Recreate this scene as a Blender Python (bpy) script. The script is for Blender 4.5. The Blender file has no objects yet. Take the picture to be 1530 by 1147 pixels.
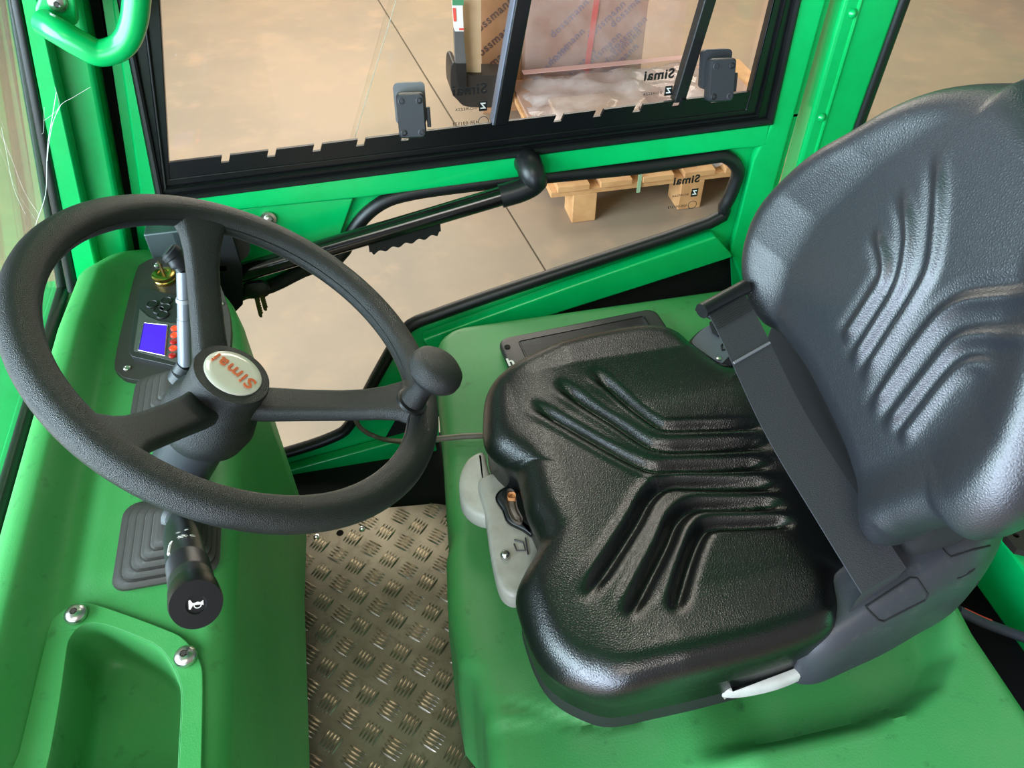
import bpy, bmesh, math, random
import numpy as np
from mathutils import Vector, Matrix
from mathutils.geometry import tessellate_polygon
random.seed(7)
S = bpy.context.scene
COL = S.collection

# ------------------------------------------------------------------ camera
FPX = 1190.0
CAMZ = 1.10
PITCH = math.radians(45); YAW = math.radians(12.3)
Fw = Vector((math.sin(YAW)*math.cos(PITCH), math.cos(YAW)*math.cos(PITCH), -math.sin(PITCH)))
Rt = Vector((math.cos(YAW), -math.sin(YAW), 0)); Up = Rt.cross(Fw)
CAM = Vector((0, 0, CAMZ))
cd = bpy.data.cameras.new('camera'); cam = bpy.data.objects.new('camera', cd); COL.objects.link(cam)
cd.sensor_fit = 'HORIZONTAL'; cd.sensor_width = 36; cd.lens = FPX*36/1530; cd.clip_start = 0.02
m = Matrix((Rt, Up, -Fw)).transposed().to_4x4(); m.translation = CAM; cam.matrix_world = m
S.camera = cam
# ------------------------------------------------------------------ light
S.view_settings.view_transform = 'Standard'; S.view_settings.look = 'None'
S.view_settings.exposure = 0.0; S.view_settings.gamma = 1.0; S.view_settings.use_curve_mapping = False
w = bpy.data.worlds.new('world'); S.world = w; w.use_nodes = True
w.node_tree.nodes['Background'].inputs[0].default_value = (1.0, .955, .90, 1)
w.node_tree.nodes['Background'].inputs[1].default_value = 0.38
def area(name, loc, to, sx, sy, power, col):
    l = bpy.data.lights.new(name, 'AREA'); l.shape = 'RECTANGLE'; l.size = sx; l.size_y = sy
    l.energy = power; l.color = col
    o = bpy.data.objects.new(name, l); COL.objects.link(o); o.location = loc
    o.rotation_euler = (Vector(to)-Vector(loc)).to_track_quat('-Z', 'Y').to_euler(); return o
# the open hall gate: cool daylight from ahead of the vehicle
area('daylight_gate', (-3.4, -0.3, 1.5), (0.3, 0.5, 0.5), 4.0, 2.6, 760, (.66, .80, 1.0))
# hall lamps beyond the door and over the driver's side
area('hall_lamp_far', (0.5, 4.4, 4.6), (0.3, 1.9, -.4), 1.8, 1.8, 90, (1.0, .93, .84))
area('hall_lamp_near', (-0.8, -2.4, 3.8), (0.2, 0.4, 0.3), 1.8, 1.8, 80, (1.0, .95, .88))
area('low_warm_fill_far', (0.8, 5.2, 1.7), (0.3, 0.6, 0.4), 3.4, 1.5, 150, (1.0, .90, .78))  # added low warm light beyond the door, for highlights on the cushion crests
# added area light: cool daylight, low from the driver's open side
area('daylight_side', (-1.9, -2.3, 0.75), (0.1, 0.5, 0.6), 2.4, 1.7, 190, (.66, .79, 1.0))

# ------------------------------------------------------------------ helpers
def ray(x, y): return Fw + Rt*((x-765)/FPX) + Up*((573.5-y)/FPX)
def onz(x, y, z): d = ray(x, y); return CAM + d*((z-CAMZ)/d.z)
def ony(x, y, Y): d = ray(x, y); return CAM + d*(Y/d.y)
def onp(x, y, P, n): d = ray(x, y); return CAM + d*((Vector(P)-CAM).dot(n)/d.dot(n))

def mat(name, col, rough=.5, metal=0, bump=None, noise=None, emit=None, spec=.5, coat=0, trans=None):
    """col is sRGB 0..255; bump=(scale,strength[,kind]); noise=(scale,col2,lo,hi)"""
    def lin(c): c = c/255; return c/12.92 if c < .04045 else ((c+.055)/1.055)**2.4
    M = bpy.data.materials.new(name); M.use_nodes = True; nt = M.node_tree; b = nt.nodes['Principled BSDF']
    rgb = tuple(lin(c) for c in col)+(1,)
    b.inputs['Base Color'].default_value = rgb; b.inputs['Roughness'].default_value = rough
    b.inputs['Metallic'].default_value = metal; b.inputs['Specular IOR Level'].default_value = spec
    b.inputs['Coat Weight'].default_value = coat; b.inputs['Coat Roughness'].default_value = .12
    tc = nt.nodes.new('ShaderNodeTexCoord')
    if noise:
        mixc = None
        for k in range(0, len(noise), 4):
            sc, c2, lo, hi = noise[k:k+4]
            n = nt.nodes.new('ShaderNodeTexNoise'); n.inputs['Scale'].default_value = sc; n.inputs['Detail'].default_value = 8
            n.inputs['Roughness'].default_value = .65
            nt.links.new(tc.outputs['Object'], n.inputs['Vector'])
            r = nt.nodes.new('ShaderNodeMapRange'); r.inputs[1].default_value = lo; r.inputs[2].default_value = hi
            nt.links.new(n.outputs['Fac'], r.inputs[0])
            x = nt.nodes.new('ShaderNodeMix'); x.data_type = 'RGBA'
            nt.links.new(r.outputs[0], x.inputs[0])
            if mixc: nt.links.new(mixc, x.inputs[6])
            else: x.inputs[6].default_value = rgb
            x.inputs[7].default_value = tuple(lin(c) for c in c2)+(1,)
            mixc = x.outputs[2]
        nt.links.new(mixc, b.inputs['Base Color'])
    if bump:
        kind = bump[2] if len(bump) > 2 else 'noise'
        if kind == 'noise':
            t = nt.nodes.new('ShaderNodeTexNoise'); t.inputs['Detail'].default_value = 3; out = t.outputs['Fac']
        else:
            t = nt.nodes.new('ShaderNodeTexVoronoi'); t.feature = 'F1' if kind == 'cell' else 'DISTANCE_TO_EDGE'; out = t.outputs['Distance']
        t.inputs['Scale'].default_value = bump[0]; nt.links.new(tc.outputs['Object'], t.inputs['Vector'])
        bp = nt.nodes.new('ShaderNodeBump'); bp.inputs['Strength'].default_value = bump[1]; bp.inputs['Distance'].default_value = .001
        nt.links.new(out, bp.inputs['Height']); nt.links.new(bp.outputs[0], b.inputs['Normal'])
    if emit:
        b.inputs['Emission Color'].default_value = tuple(lin(c) for c in emit[0])+(1,); b.inputs['Emission Strength'].default_value = emit[1]
    return M
def glassmat(name, tint, gloss=1.0, film=0.0):
    M = bpy.data.materials.new(name); M.use_nodes = True; nt = M.node_tree
    nt.nodes.remove(nt.nodes['Principled BSDF']); out = nt.nodes['Material Output']
    t = nt.nodes.new('ShaderNodeBsdfTransparent'); t.inputs[0].default_value = tint+(1,)
    g = nt.nodes.new('ShaderNodeBsdfGlossy'); g.inputs['Roughness'].default_value = .02
    fr = nt.nodes.new('ShaderNodeFresnel'); ge = nt.nodes.new('ShaderNodeNewGeometry')
    mr = nt.nodes.new('ShaderNodeMapRange'); mr.inputs[3].default_value = 1.35; mr.inputs[4].default_value = 1/1.35
    nt.links.new(ge.outputs['Backfacing'], mr.inputs[0]); nt.links.new(mr.outputs[0], fr.inputs[0])
    mu = nt.nodes.new('ShaderNodeMath'); mu.operation = 'MULTIPLY'; mu.inputs[1].default_value = gloss
    nt.links.new(fr.outputs[0], mu.inputs[0])
    mx = nt.nodes.new('ShaderNodeMixShader'); nt.links.new(mu.outputs[0], mx.inputs[0])
    nt.links.new(t.outputs[0], mx.inputs[1]); nt.links.new(g.outputs[0], mx.inputs[2])
    last = mx.outputs[0]
    if film:
        d = nt.nodes.new('ShaderNodeBsdfDiffuse'); d.inputs[0].default_value = (.75, .66, .58, 1)
        tc = nt.nodes.new('ShaderNodeTexCoord'); n = nt.nodes.new('ShaderNodeTexNoise'); n.inputs['Scale'].default_value = 9; n.inputs['Detail'].default_value = 8
        nt.links.new(tc.outputs['Object'], n.inputs['Vector'])
        r = nt.nodes.new('ShaderNodeMapRange'); r.inputs[1].default_value = .35; r.inputs[2].default_value = .75; r.inputs[3].default_value = film*.3; r.inputs[4].default_value = film
        nt.links.new(n.outputs['Fac'], r.inputs[0])
        m2 = nt.nodes.new('ShaderNodeMixShader'); nt.links.new(r.outputs[0], m2.inputs[0])
        nt.links.new(last, m2.inputs[1]); nt.links.new(d.outputs[0], m2.inputs[2]); last = m2.outputs[0]
    nt.links.new(last, out.inputs[0]); return M

def link(o, parent=None, label=None, cat=None, group=None, kind=None):
    COL.objects.link(o)
    if parent: o.parent = parent
    if label: o['label'] = label
    if cat: o['category'] = cat
    if group: o['group'] = group
    if kind: o['kind'] = kind
    return o
def thing(name, label, cat, loc=(0, 0, 0), group=None, kind=None):
    o = bpy.data.objects.new(name, None); o.location = loc; o.empty_display_size = .03
    return link(o, None, label, cat, group, kind)
def fin(me, smooth=True, ang=40):
    bm = bmesh.new(); bm.from_mesh(me); bmesh.ops.remove_doubles(bm, verts=bm.verts, dist=1e-6)
    bmesh.ops.recalc_face_normals(bm, faces=bm.faces)
    if smooth:
        for f in bm.faces: f.smooth = True
        a = math.radians(ang)
        for e in bm.edges:
            if len(e.link_faces) == 2 and e.calc_face_angle(0) > a: e.smooth = False
    bm.to_mesh(me); bm.free()
def obj(name, geo, mt, parent=None, smooth=True, ang=40, bevel=0, **kw):
    v, f = geo
    me = bpy.data.meshes.new(name)
    off = Vector((0, 0, 0))
    if parent is not None: off = parent_origin(parent)
    me.from_pydata([tuple(Vector(p)-off) for p in v], [], f); me.update()
    me.materials.append(mt); fin(me, smooth, ang)
    o = bpy.data.objects.new(name, me); link(o, parent, **kw)
    if bevel:
        b = o.modifiers.new('bevel', 'BEVEL'); b.width = bevel; b.segments = 3; b.limit_method = 'ANGLE'; b.angle_limit = math.radians(35)
        b.harden_normals = False
        for p in me.polygons: p.use_smooth = True
        o.modifiers.new('wn', 'WEIGHTED_NORMAL').keep_sharp = True
    return o
def parent_origin(p):
    t = Vector((0, 0, 0))
    while p is not None: t += p.location; p = p.parent
    return t
def join(*geos):
    V = []; Fc = []
    for v, f in geos:
        n = len(V); V += list(v); Fc += [tuple(i+n for i in q) for q in f]
    return V, Fc
def cr(pts, n=6, closed=False):
    P = [Vector(p) for p in pts]; N = len(P); out = []
    segs = N if closed else N-1
    for i in range(segs):
        if closed: p0, p1, p2, p3 = P[(i-1) % N], P[i], P[(i+1) % N], P[(i+2) % N]
        else: p0, p1, p2, p3 = P[max(i-1, 0)], P[i], P[i+1], P[min(i+2, N-1)]
        for k in range(n):
            t = k/n
            out.append(.5*((2*p1)+(p2-p0)*t+(2*p0-5*p1+4*p2-p3)*t*t+(3*p1-3*p2+p3-p0)*t**3))
    if not closed: out.append(P[-1])
    return out
def tube(pts, r, seg=12, closed=False, flat=1.0):
    P = [Vector(p) for p in pts]; N = len(P); V = []; Fc = []
    rs = r if isinstance(r, (list, tuple)) else [r]*N
    T = []
    for i in range(N):
        a = P[(i-1) % N] if closed or i > 0 else P[i]; b = P[(i+1) % N] if closed or i < N-1 else P[i]
        T.append((b-a).normalized())
    u = T[0].orthogonal().normalized()
    for i in range(N):
        u = (u-T[i]*u.dot(T[i])).normalized(); v = T[i].cross(u)
        for k in range(seg):
            a = 2*math.pi*k/seg; V.append(P[i]+(u*math.cos(a)+v*math.sin(a)*flat)*rs[i])
    for i in range(N if closed else N-1):
        j = (i+1) % N; sh = 0
        if closed and j == 0:
            d = [(V[i*seg]-V[k]).length for k in range(seg)]; sh = d.index(min(d))
        for k in range(seg):
            k2 = (k+1) % seg
            Fc.append((i*seg+k, i*seg+k2, j*seg+(k2+sh) % seg, j*seg+(k+sh) % seg))
    if not closed:
        Fc.append(tuple(range(seg-1, -1, -1))); Fc.append(tuple((N-1)*seg+k for k in range(seg)))
    return V, Fc
def loft(secs, cap=True, closed=True):
    n = len(secs[0]); V = [Vector(p) for s in secs for p in s]; Fc = []
    for i in range(len(secs)-1):
        for k in range(n if closed else n-1):
            k2 = (k+1) % n; Fc.append((i*n+k, i*n+k2, (i+1)*n+k2, (i+1)*n+k))
    if cap and closed:
        Fc.append(tuple(range(n-1, -1, -1))); Fc.append(tuple((len(secs)-1)*n+k for k in range(n)))
    return V, Fc
def lathe(prof, o, ax, seg=32):
    o = Vector(o); ax = Vector(ax).normalized(); u = ax.orthogonal().normalized(); v = ax.cross(u)
    secs = [[o+ax*h+(u*math.cos(2*math.pi*k/seg)+v*math.sin(2*math.pi*k/seg))*max(r, 1e-5) for k in range(seg)] for r, h in prof]
    return loft(secs)
def plate(outer, holes, fn, w0, w1):
    """outer/holes: lists of (u,v); fn(u,v,w)->point"""
    loops = [[Vector((p[0], p[1], 0)) for p in L] for L in [outer]+holes]
    tris = tessellate_polygon(loops); flat = [p for L in loops for p in L]; n = len(flat)
    V = [fn(p.x, p.y, w0) for p in flat]+[fn(p.x, p.y, w1) for p in flat]
    Fc = [tuple(t) for t in tris]+[tuple(i+n for i in reversed(t)) for t in tris]
    s = 0
    for L in loops:
        k = len(L)
        for i in range(k): a = s+i; b = s+(i+1) % k; Fc.append((a, b, b+n, a+n))
        s += k
    return V, Fc
def ring(outer, inner, fn, w0, w1):
    n = len(outer); V = [fn(p[0], p[1], w) for w in (w0, w1) for L in (outer, inner) for p in L]; Fc = []
    for k in range(n):
        j = (k+1) % n
        Fc += [(k, j, n+j, n+k), (2*n+k, 2*n+j, 3*n+j, 3*n+k), (k, j, 2*n+j, 2*n+k), (n+k, n+j, 3*n+j, 3*n+k)]
    return V, Fc
def box(c, s, R=None):
    c = Vector(c); V = []
    for i in (-1, 1):
        for j in (-1, 1):
            for k in (-1, 1):
                d = Vector((i*s[0]/2, j*s[1]/2, k*s[2]/2)); V.append(c+(R @ d if R else d))
    return V, [(0, 1, 3, 2), (4, 6, 7, 5), (0, 4, 5, 1), (2, 3, 7, 6), (0, 2, 6, 4), (1, 5, 7, 3)]
def frame(n, up):
    z = Vector(n).normalized(); x = Vector(up).cross(z).normalized(); y = z.cross(x)
    return Matrix((x, y, z)).transposed()
def rrect(cx, cy, w, h, r, n=5):
    out = []
    for (sx, sy, a0) in ((1, 1, 0), (-1, 1, 90), (-1, -1, 180), (1, -1, 270)):
        for k in range(n+1):
            a = math.radians(a0+90*k/n); out.append((cx+sx*(w/2-r)+r*math.cos(a), cy+sy*(h/2-r)+r*math.sin(a)))
    return out
def inset(poly, d):
    """poly of (u,v) ccw or cw -> moved towards the centroid by about d"""
    P = [Vector(p[:2]) for p in poly]; n = len(P)
    area_ = sum(P[i].x*P[(i+1) % n].y-P[(i+1) % n].x*P[i].y for i in range(n)); sg = 1 if area_ > 0 else -1
    out = []
    for i in range(n):
        t = (P[(i+1) % n]-P[i-1]).normalized(); out.append(tuple(P[i]+Vector((-t.y, t.x))*sg*d))
    return out
def text(name, s, size, o, xdir, ydir, mt, parent, bold=.0, extrude=.0002, mirror=False, shear=0, **kw):
    c = bpy.data.curves.new(name, 'FONT'); c.body = s; c.size = size; c.offset = bold*size; c.extrude = extrude
    c.align_x = 'CENTER'; c.align_y = 'CENTER'; c.shear = shear; c.resolution_u = 3; c.space_character = 1.12
    t = bpy.data.objects.new(name, c); COL.objects.link(t)
    me = bpy.data.meshes.new_from_object(t.evaluated_get(bpy.context.evaluated_depsgraph_get()))
    COL.objects.unlink(t); bpy.data.objects.remove(t)
    X = Vector(xdir).normalized(); Z = X.cross(Vector(ydir)).normalized(); Y = Z.cross(X)
    off = parent_origin(parent) if parent else Vector((0, 0, 0))
    if mirror: X = -X
    for v in me.vertices: v.co = Vector(o)-off+X*v.co.x+Y*v.co.y+Z*v.co.z
    me.materials.clear(); me.materials.append(mt)
    ob = bpy.data.objects.new(name, me); link(ob, parent, **kw); return ob

# ------------------------------------------------------------------ materials
GREEN = mat('green_gloss_paint', (0, 180, 94), .30, coat=.4, bump=(90, .05), noise=(30, (0, 168, 84), .45, .8))
PLAST = mat('green_moulded_plastic', (62, 154, 78), .48, bump=(700, .18), noise=(14, (74, 158, 86), .45, .75, 55, (44, 110, 56), .60, .82))
PLAST2 = mat('green_moulded_plastic_dirty', (60, 140, 74), .50, bump=(500, .2), noise=(9, (76, 140, 82), .45, .7, 40, (34, 84, 46), .60, .80))
DGREEN = mat('darker_green_panel', (0, 120, 55), .5)  # darker green for the windscreen ledge and the door sill
BLACK = mat('black_satin_plastic', (20, 21, 22), .38)
RUBBER = mat('black_rubber_seal', (17, 17, 18), .42, bump=(300, .1))
FRAMEB = mat('black_coated_frame', (10, 11, 13), .30)
VOID = mat('black_parts_and_gaps', (6, 6, 6), .9)  # black parts, and sheets whose black stands for dark gaps
WHEEL = mat('black_grained_polyurethane', (24, 24, 26), .42, bump=(1500, .5, 'cell'), spec=.6)
LEATH = mat('black_vinyl_upholstery', (9, 10, 10), .29, bump=(420, .3, 'edge'), spec=.7)
LEATHB = mat('black_vinyl_backrest_lit', (27, 29, 34), .40, bump=(380, .35, 'edge'), spec=.8)  # same vinyl as the cushion, base lightened to carry the daylight sheen
GREYP = mat('charcoal_housing_plastic', (44, 45, 49), .46, bump=(500, .12), noise=(60, (64, 66, 64), .56, .8))
LGREY = mat('light_grey_handle_plastic', (150, 147, 138), .45, bump=(500, .12), noise=(25, (128, 122, 110), .45, .75))
LGREY2 = mat('pale_grey_handle_plastic', (172, 171, 162), .45, noise=(25, (150, 146, 136), .45, .75))
BELT = mat('grey_black_webbing', (52, 52, 55), .55, bump=(900, .5))
STEEL = mat('zinc_bolt_metal', (205, 203, 198), .28, 1.0)
BRASS = mat('brass_lock_metal', (200, 168, 92), .25, 1.0)
SMOKE = mat('smoky_clear_sleeve', (120, 124, 134), .2, coat=.6)
BOOT = mat('brown_black_rubber_bellows', (58, 54, 50), .55, bump=(400, .1))
SCREEN = mat('blue_lcd', (40, 20, 160), .3, emit=((84, 30, 232), .85))
LED = mat('red_led_lit', (220, 20, 10), .3, emit=((255, 60, 25), 2.2))
LEDOFF = mat('red_led_dim', (150, 20, 20), .3, emit=((200, 20, 15), .25))
WHITE = mat('white_print', (225, 222, 215), .35)
BLACKP = mat('black_print', (15, 15, 15), .5)
CREAM = mat('white_resin_badge', (232, 224, 214), .18, coat=.8)
ORANGE = mat('orange_print', (232, 105, 45), .3, coat=.5)
TREAD = mat('aluminium_tread_plate', (128, 120, 104), .38, .85, bump=(60, .12), noise=(7, (92, 86, 72), .40, .68, 45, (70, 60, 48), .56, .8))
TREADB = mat('aluminium_tread_bar', (185, 176, 160), .25, .95, noise=(40, (110, 100, 86), .5, .8))
CONC = mat('polished_tan_concrete', (164, 140, 113), .62, noise=(1.6, (148, 130, 108), .38, .62, 7, (172, 144, 115), .52, .72, 50, (150, 128, 104), .60, .85))
JOINT = mat('dark_joint_filler', (112, 96, 78), .8)
WOOD = mat('pale_pallet_wood', (214, 164, 108), .65, bump=(80, .3), noise=(12, (186, 132, 82), .4, .75))
WOODL = mat('pale_board', (206, 172, 134), .6, noise=(9, (188, 150, 112), .4, .75))
CARD = mat('brown_cardboard', (176, 124, 82), .7, noise=(6, (160, 110, 72), .4, .75))
CARDP = mat('pinkish_wrapped_cardboard', (182, 146, 122), .5, noise=(6, (166, 128, 104), .4, .75))
REDT = mat('red_band', (222, 78, 66), .35)
BLUEP = mat('blue_grey_print', (112, 104, 140), .6)
CABLE = mat('grey_brown_cable', (104, 94, 82), .5)
GLASS = glassmat('clear_pane', (.97, .98, .965), .8)
GLASSG = glassmat('dusty_windscreen', (.93, .97, .92), 1.0, .10)
FILM = glassmat('clear_wrap_film', (.98, .93, .92), 1.2, .22)
TABG = mat('tablet_glass', (16, 19, 20), .30, spec=.3, noise=(14, (70, 74, 76), .5, .78))
SILVER = mat('grey_metal_bracket', (92, 104, 106), .4, .6)

# ------------------------------------------------------------------ hall floor
GZ = -.45
ground = link(bpy.data.objects.new('ground', None), kind='structure')
obj('joint_bed', box((3, 6, GZ-.020), (30, 30, .03)), JOINT, ground)
ja = onz(565, 0, GZ); jb = onz(813, 400, GZ); jd = (ja-jb).normalized(); jn = Vector((jd.y, -jd.x, 0))
Rj = Matrix((jn, jd, Vector((0, 0, 1)))).transposed()
for i in (-2, -1, 0, 1, 2):
    for j in (-1, 0):
        c = jb+jn*(i*4.0+2.0)+jd*(j*12.0+5.0)+Vector((0, 0, -.01))
        obj('concrete_slab', box(c, (3.992, 11.99, .02), Rj), CONC, ground, smooth=False)

# ------------------------------------------------------------------ cab shell
YD = 1.0
def lineX(a, b, z):
    p = ony(a[0], a[1], YD); q = ony(b[0], b[1], YD); t = (z-p.z)/(q.z-p.z); return p.x+(q.x-p.x)*t
ZT = 1.42
DF = lambda u, v, w: Vector((u, YD-w, v))
def dp(x, y): p = ony(x, y, YD); return (p.x, p.z)
# unseen cab roof, put in to block top light from the interior
roof = obj('ceiling', box((.2, .60, 1.50), (1.5, .98, .03)), GREEN, bevel=.01, kind='structure')
# front pillar: side face, inner chamfer, seal
def zrow(zs, lines): return [[(lineX(a, b, z), z) for z in zs] for a, b in lines]
zb = -.30
sealL = ((35, 0), (92, 305)); gapL = ((130, 0), (182, 285))
def band(l0, l1, z0, z1, w0, w1, e0=0, e1=0):
    a0 = lineX(*l0, z0)+e0; a1 = lineX(*l0, z1)+e0; b0 = lineX(*l1, z0)+e1; b1 = lineX(*l1, z1)+e1
    return plate([(a0, z0), (b0, z0), (b1, z1), (a1, z1)], [], DF, w0, w1)
tr1 = link(bpy.data.objects.new('trim_1', None), kind='structure')
obj('front_pillar', band(sealL, gapL, zb, ZT+.05, -.05, .03, .012, 0), GREEN, tr1, bevel=.006)
pe = gapL
obj('pillar_flange', band(sealL, gapL, .44, ZT+.05, .03, .055, .014, -.035), GREEN, tr1, bevel=.004)
obj('pillar_seal', tube([Vector((lineX(*sealL, z)+.006, YD-.045, z)) for z in (.43, .8, 1.4)], .007), RUBBER, tr1)
obj('dark_gap_strip', band(gapL, ((152, 0), (196, 290)), -.10, ZT, .018-.05, -.012, -.012, .004), VOID, tr1)  # dark backing added behind the pillar gap so that it reads black
# front lower wall
wf = link(bpy.data.objects.new('wall_front', None), kind='structure')
obj('front_panel', box((-.430, .52, .05), (.02, 1.02, .72)), GREEN, wf, bevel=.003)
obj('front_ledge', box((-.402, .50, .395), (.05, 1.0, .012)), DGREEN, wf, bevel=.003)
obj('outer_green_strip', box((-.462, .52, .400), (.050, 1.0, .012)), GREEN, wf, bevel=.003)  # green strip along the outer foot of the windscreen
# windscreen (leans back)
w1 = link(bpy.data.objects.new('window_1', None), kind='structure')
def WS(y, z, w=0): return Vector((-.425+(z-.41)*.245+w, y, z))
obj('windscreen_pane', plate([(.02, .41), (.985, .41), (.985, 1.45), (.02, 1.45)], [], lambda u, v, w: WS(u, v, w), 0, .004), GLASSG, w1, smooth=False)
obj('windscreen_seal', tube([WS(.985, 1.45, .004), WS(.985, .415, .004), WS(.02, .415, .004)], .009, flat=.8), RUBBER, w1)
# rear pillar and rear side window
gapR = ((1250, 0), (1130, 440)); selR = ((1338, 0), (1262, 215))
tr2 = link(bpy.data.objects.new('trim_2', None), kind='structure')
obj('rear_pillar', band(gapR, selR, zb, ZT+.05, -.03, .012, .004, 0), GREEN, tr2, bevel=.006)
obj('weld_rib', tube([Vector((lineX((1278, 0), (1190, 300), z), YD-.012, z)) for z in (.3, .6, .9, 1.4)], .003, 8), GREEN, tr2)
for (bx, by) in ((1272, 20), (1226, 175)):
    p = ony(bx, by, YD-.012); obj('weld_bead', lathe([(0, -.004), (.005, -.002), (.006, .004), (.004, .007), (0, .009)], p, (0, -1, .3), 12), GREEN, tr2)
obj('pillar_seal', tube([Vector((lineX(*selR, z)+.006, YD-.008, z)) for z in (.2, .8, 1.4)], .009), RUBBER, tr2)
w3 = link(bpy.data.objects.new('window_3', None), kind='structure')
obj('rear_side_pane', box((.95, YD+.01, .9), (.34, .005, 1.2)), GLASS, w3, smooth=False)
obj('rear_side_rail', box((.95, YD+.01, .26), (.34, .03, .10)), GREEN, w3, bevel=.004)
# sill under the door and threshold
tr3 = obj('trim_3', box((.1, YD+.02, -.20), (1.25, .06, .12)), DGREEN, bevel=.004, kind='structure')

# ------------------------------------------------------------------ door
door = link(bpy.data.objects.new('door_1', None), kind='structure')
stL = ((152, 0), (196, 290)); frL = ((203, 95), (240, 290)); glL = ((240, 0), (253, 237))
frR = ((1183, 0), (1145, 175)); glR = ((1150, 0), (1117, 133)); stR = ((1240, 0), (1120, 430))
hole_px = [(953, 247), (817, 260), (667, 277), (601, 288), (569, 300), (543, 321), (526, 345), (505, 381), (454, 400), (405, 424), (350, 440), (320, 480), (318, 560), (325, 640), (345, 672), (386, 681), (442, 668), (499, 648), (523, 629), (561, 560), (591, 508), (613, 482), (650, 467), (732, 438), (840, 402), (1056, 330), (1080, 305), (1094, 276), (1100, 250), (1082, 231), (1050, 233)]
hole = [dp(*p) for p in hole_px]
hole = [(p.x, p.y) for p in cr([(a, b, 0) for a, b in hole], 3, True)]
zr = dp(240, 290)[1]; zr2 = dp(1145, 175)[1]
frame_poly = [(lineX(*stL, -.10), -.12), (dp(655, 667)[0], -.095), (dp(657, 640)[0], .02), (dp(655, 505)[0], dp(655, 508)[1]), dp(700, 495), dp(940, 420), dp(1092, 371), (lineX(*stR, .1), .1), (lineX(*stR, zr2), zr2),
              (lineX(*stR, ZT), ZT), (lineX(*stL, ZT), ZT), (lineX(*stL, zr), zr)]
win = [(lineX(*frL, zr), zr), (lineX(*frR, zr2), zr2), (lineX(*frR, ZT-.06), ZT-.06), (lineX(*frL, ZT-.06), ZT-.06)]
dpn = obj('door_panel', plate(frame_poly[:9]+[frame_poly[11]], [hole], DF, -.005, 0), GREEN, door, smooth=False, bevel=.003)
otop = [(lineX(*stL, zr), zr-.004), (lineX(*stR, zr2), zr2-.004), (lineX(*stR, ZT), ZT), (lineX(*stL, ZT), ZT)]
obj('door_frame', ring(otop, win, DF, -.03, 0), GREEN, door, smooth=False)
# raised box rail and stiles on the inner face
rail = [dp(238, 291), dp(1146, 177), dp(1140, 213), dp(1090, 217), dp(545, 288), dp(240, 318)]
obj('waist_rail', plate(rail, [], DF, 0, .014), GREEN, door, smooth=False, bevel=.004)
obj('hinge_stile', band(stL, frL, .45, ZT, 0, .010, .012, -.004), GREEN, door, bevel=.004)
obj('lock_stile', plate([dp(1146, 178), (lineX(*frR, ZT), ZT), (lineX(*stR, ZT)-.012, ZT), dp(1110, 428), dp(1086, 372), dp(1122, 225)], [], DF, 0, .014), GREEN, door, smooth=False, bevel=.005)
obj('lower_brace', plate([dp(628, 495), dp(850, 415), dp(1062, 342), dp(1088, 372), dp(940, 421), dp(700, 497), dp(640, 514)], [], DF, 0, .022), GREEN, door, smooth=False, bevel=.004)
obj('sill_rail', plate([dp(330, 700), dp(400, 699), dp(640, 634), dp(652, 664), dp(340, 733)], [], DF, 0, .02), GREEN, door, smooth=False, bevel=.004)
obj('corner_panel', plate([dp(400, 300), dp(528, 292), dp(500, 372), dp(400, 408), dp(290, 430), dp(255, 330)], [], DF, 0, .008), GREEN, door, smooth=False, bevel=.003)
obj('opening_dark_plate', plate([dp(640, 560), dp(645, 640), dp(575, 655), dp(600, 610)], [], DF, .0005, .004), VOID, door, smooth=False)  # black plate put in for the dark of an opening; nothing is cut
obj('lower_seal', tube([Vector((a, YD-.006, b)) for a, b in hole], .0105, 10, True), RUBBER, door)
obj('lower_pane', plate(hole, [], DF, -.012, -.008), GLASS, door, smooth=False)
# black perforated kick panel under the brace
obj('kick_panel', plate([dp(625, 500), dp(1145, 352), (lineX(*stR, .0)+.06, .0), (dp(650, 640)[0], 0.0)], [], DF, -.028, -.02), mat('perforated_black_mesh', (14, 14, 13), .7, bump=(500, .8, 'cell')), door, smooth=False)
# black window frame: outer gasket, inner channel, notched strip
gl = [(lineX(*glL, dp(253, 262)[1]), dp(253, 262)[1]), (lineX(*glR, dp(1117, 159)[1]), dp(1117, 159)[1]), (lineX(*glR, ZT-.10), ZT-.10), (lineX(*glL, ZT-.10), ZT-.10)]
obj('window_frame', ring(win, gl, DF, -.004, .010), FRAMEB, door, smooth=False, bevel=.003)
obj('window_gasket', tube([Vector((a, YD-.012, b)) for a, b in [win[0], win[1], win[2], win[3]]], .0075, 8, True), RUBBER, door)
midl = [(win[i][0]*.45+gl[i][0]*.55, win[i][1]*.45+gl[i][1]*.55) for i in range(4)]
obj('frame_rib', tube([Vector((a, YD-.012, b)) for a, b in midl], .0035, 8, True), FRAMEB, door)
st0 = Vector((*dp(250, 270), 0)); st1 = Vector((*dp(1122, 162), 0)); tb0 = Vector((*dp(254, 238), 0)); tb1 = Vector((*dp(1118, 133), 0))
top = []
notches = [338, 407, 475, 540, 607, 835, 894, 953, 1011, 1070]
def top_at(px):
    t0 = 0; 
    for _ in range(30):
        p = tb0.lerp(tb1, t0); d = Vector((p.x, YD, p.y))-CAM; x = 765+FPX*d.dot(Rt)/d.dot(Fw); t0 += (px-x)/900
    return t0
poly = [tb0]
for nx in notches:
    a = top_at(nx-6); b = top_at(nx+6)
    dn = (st0-tb0)*.32
    pa, pb = tb0.lerp(tb1, a), tb0.lerp(tb1, b)
    poly += [pa, pa+dn, pb+dn, pb]
poly += [tb1, st1, st0]
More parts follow.
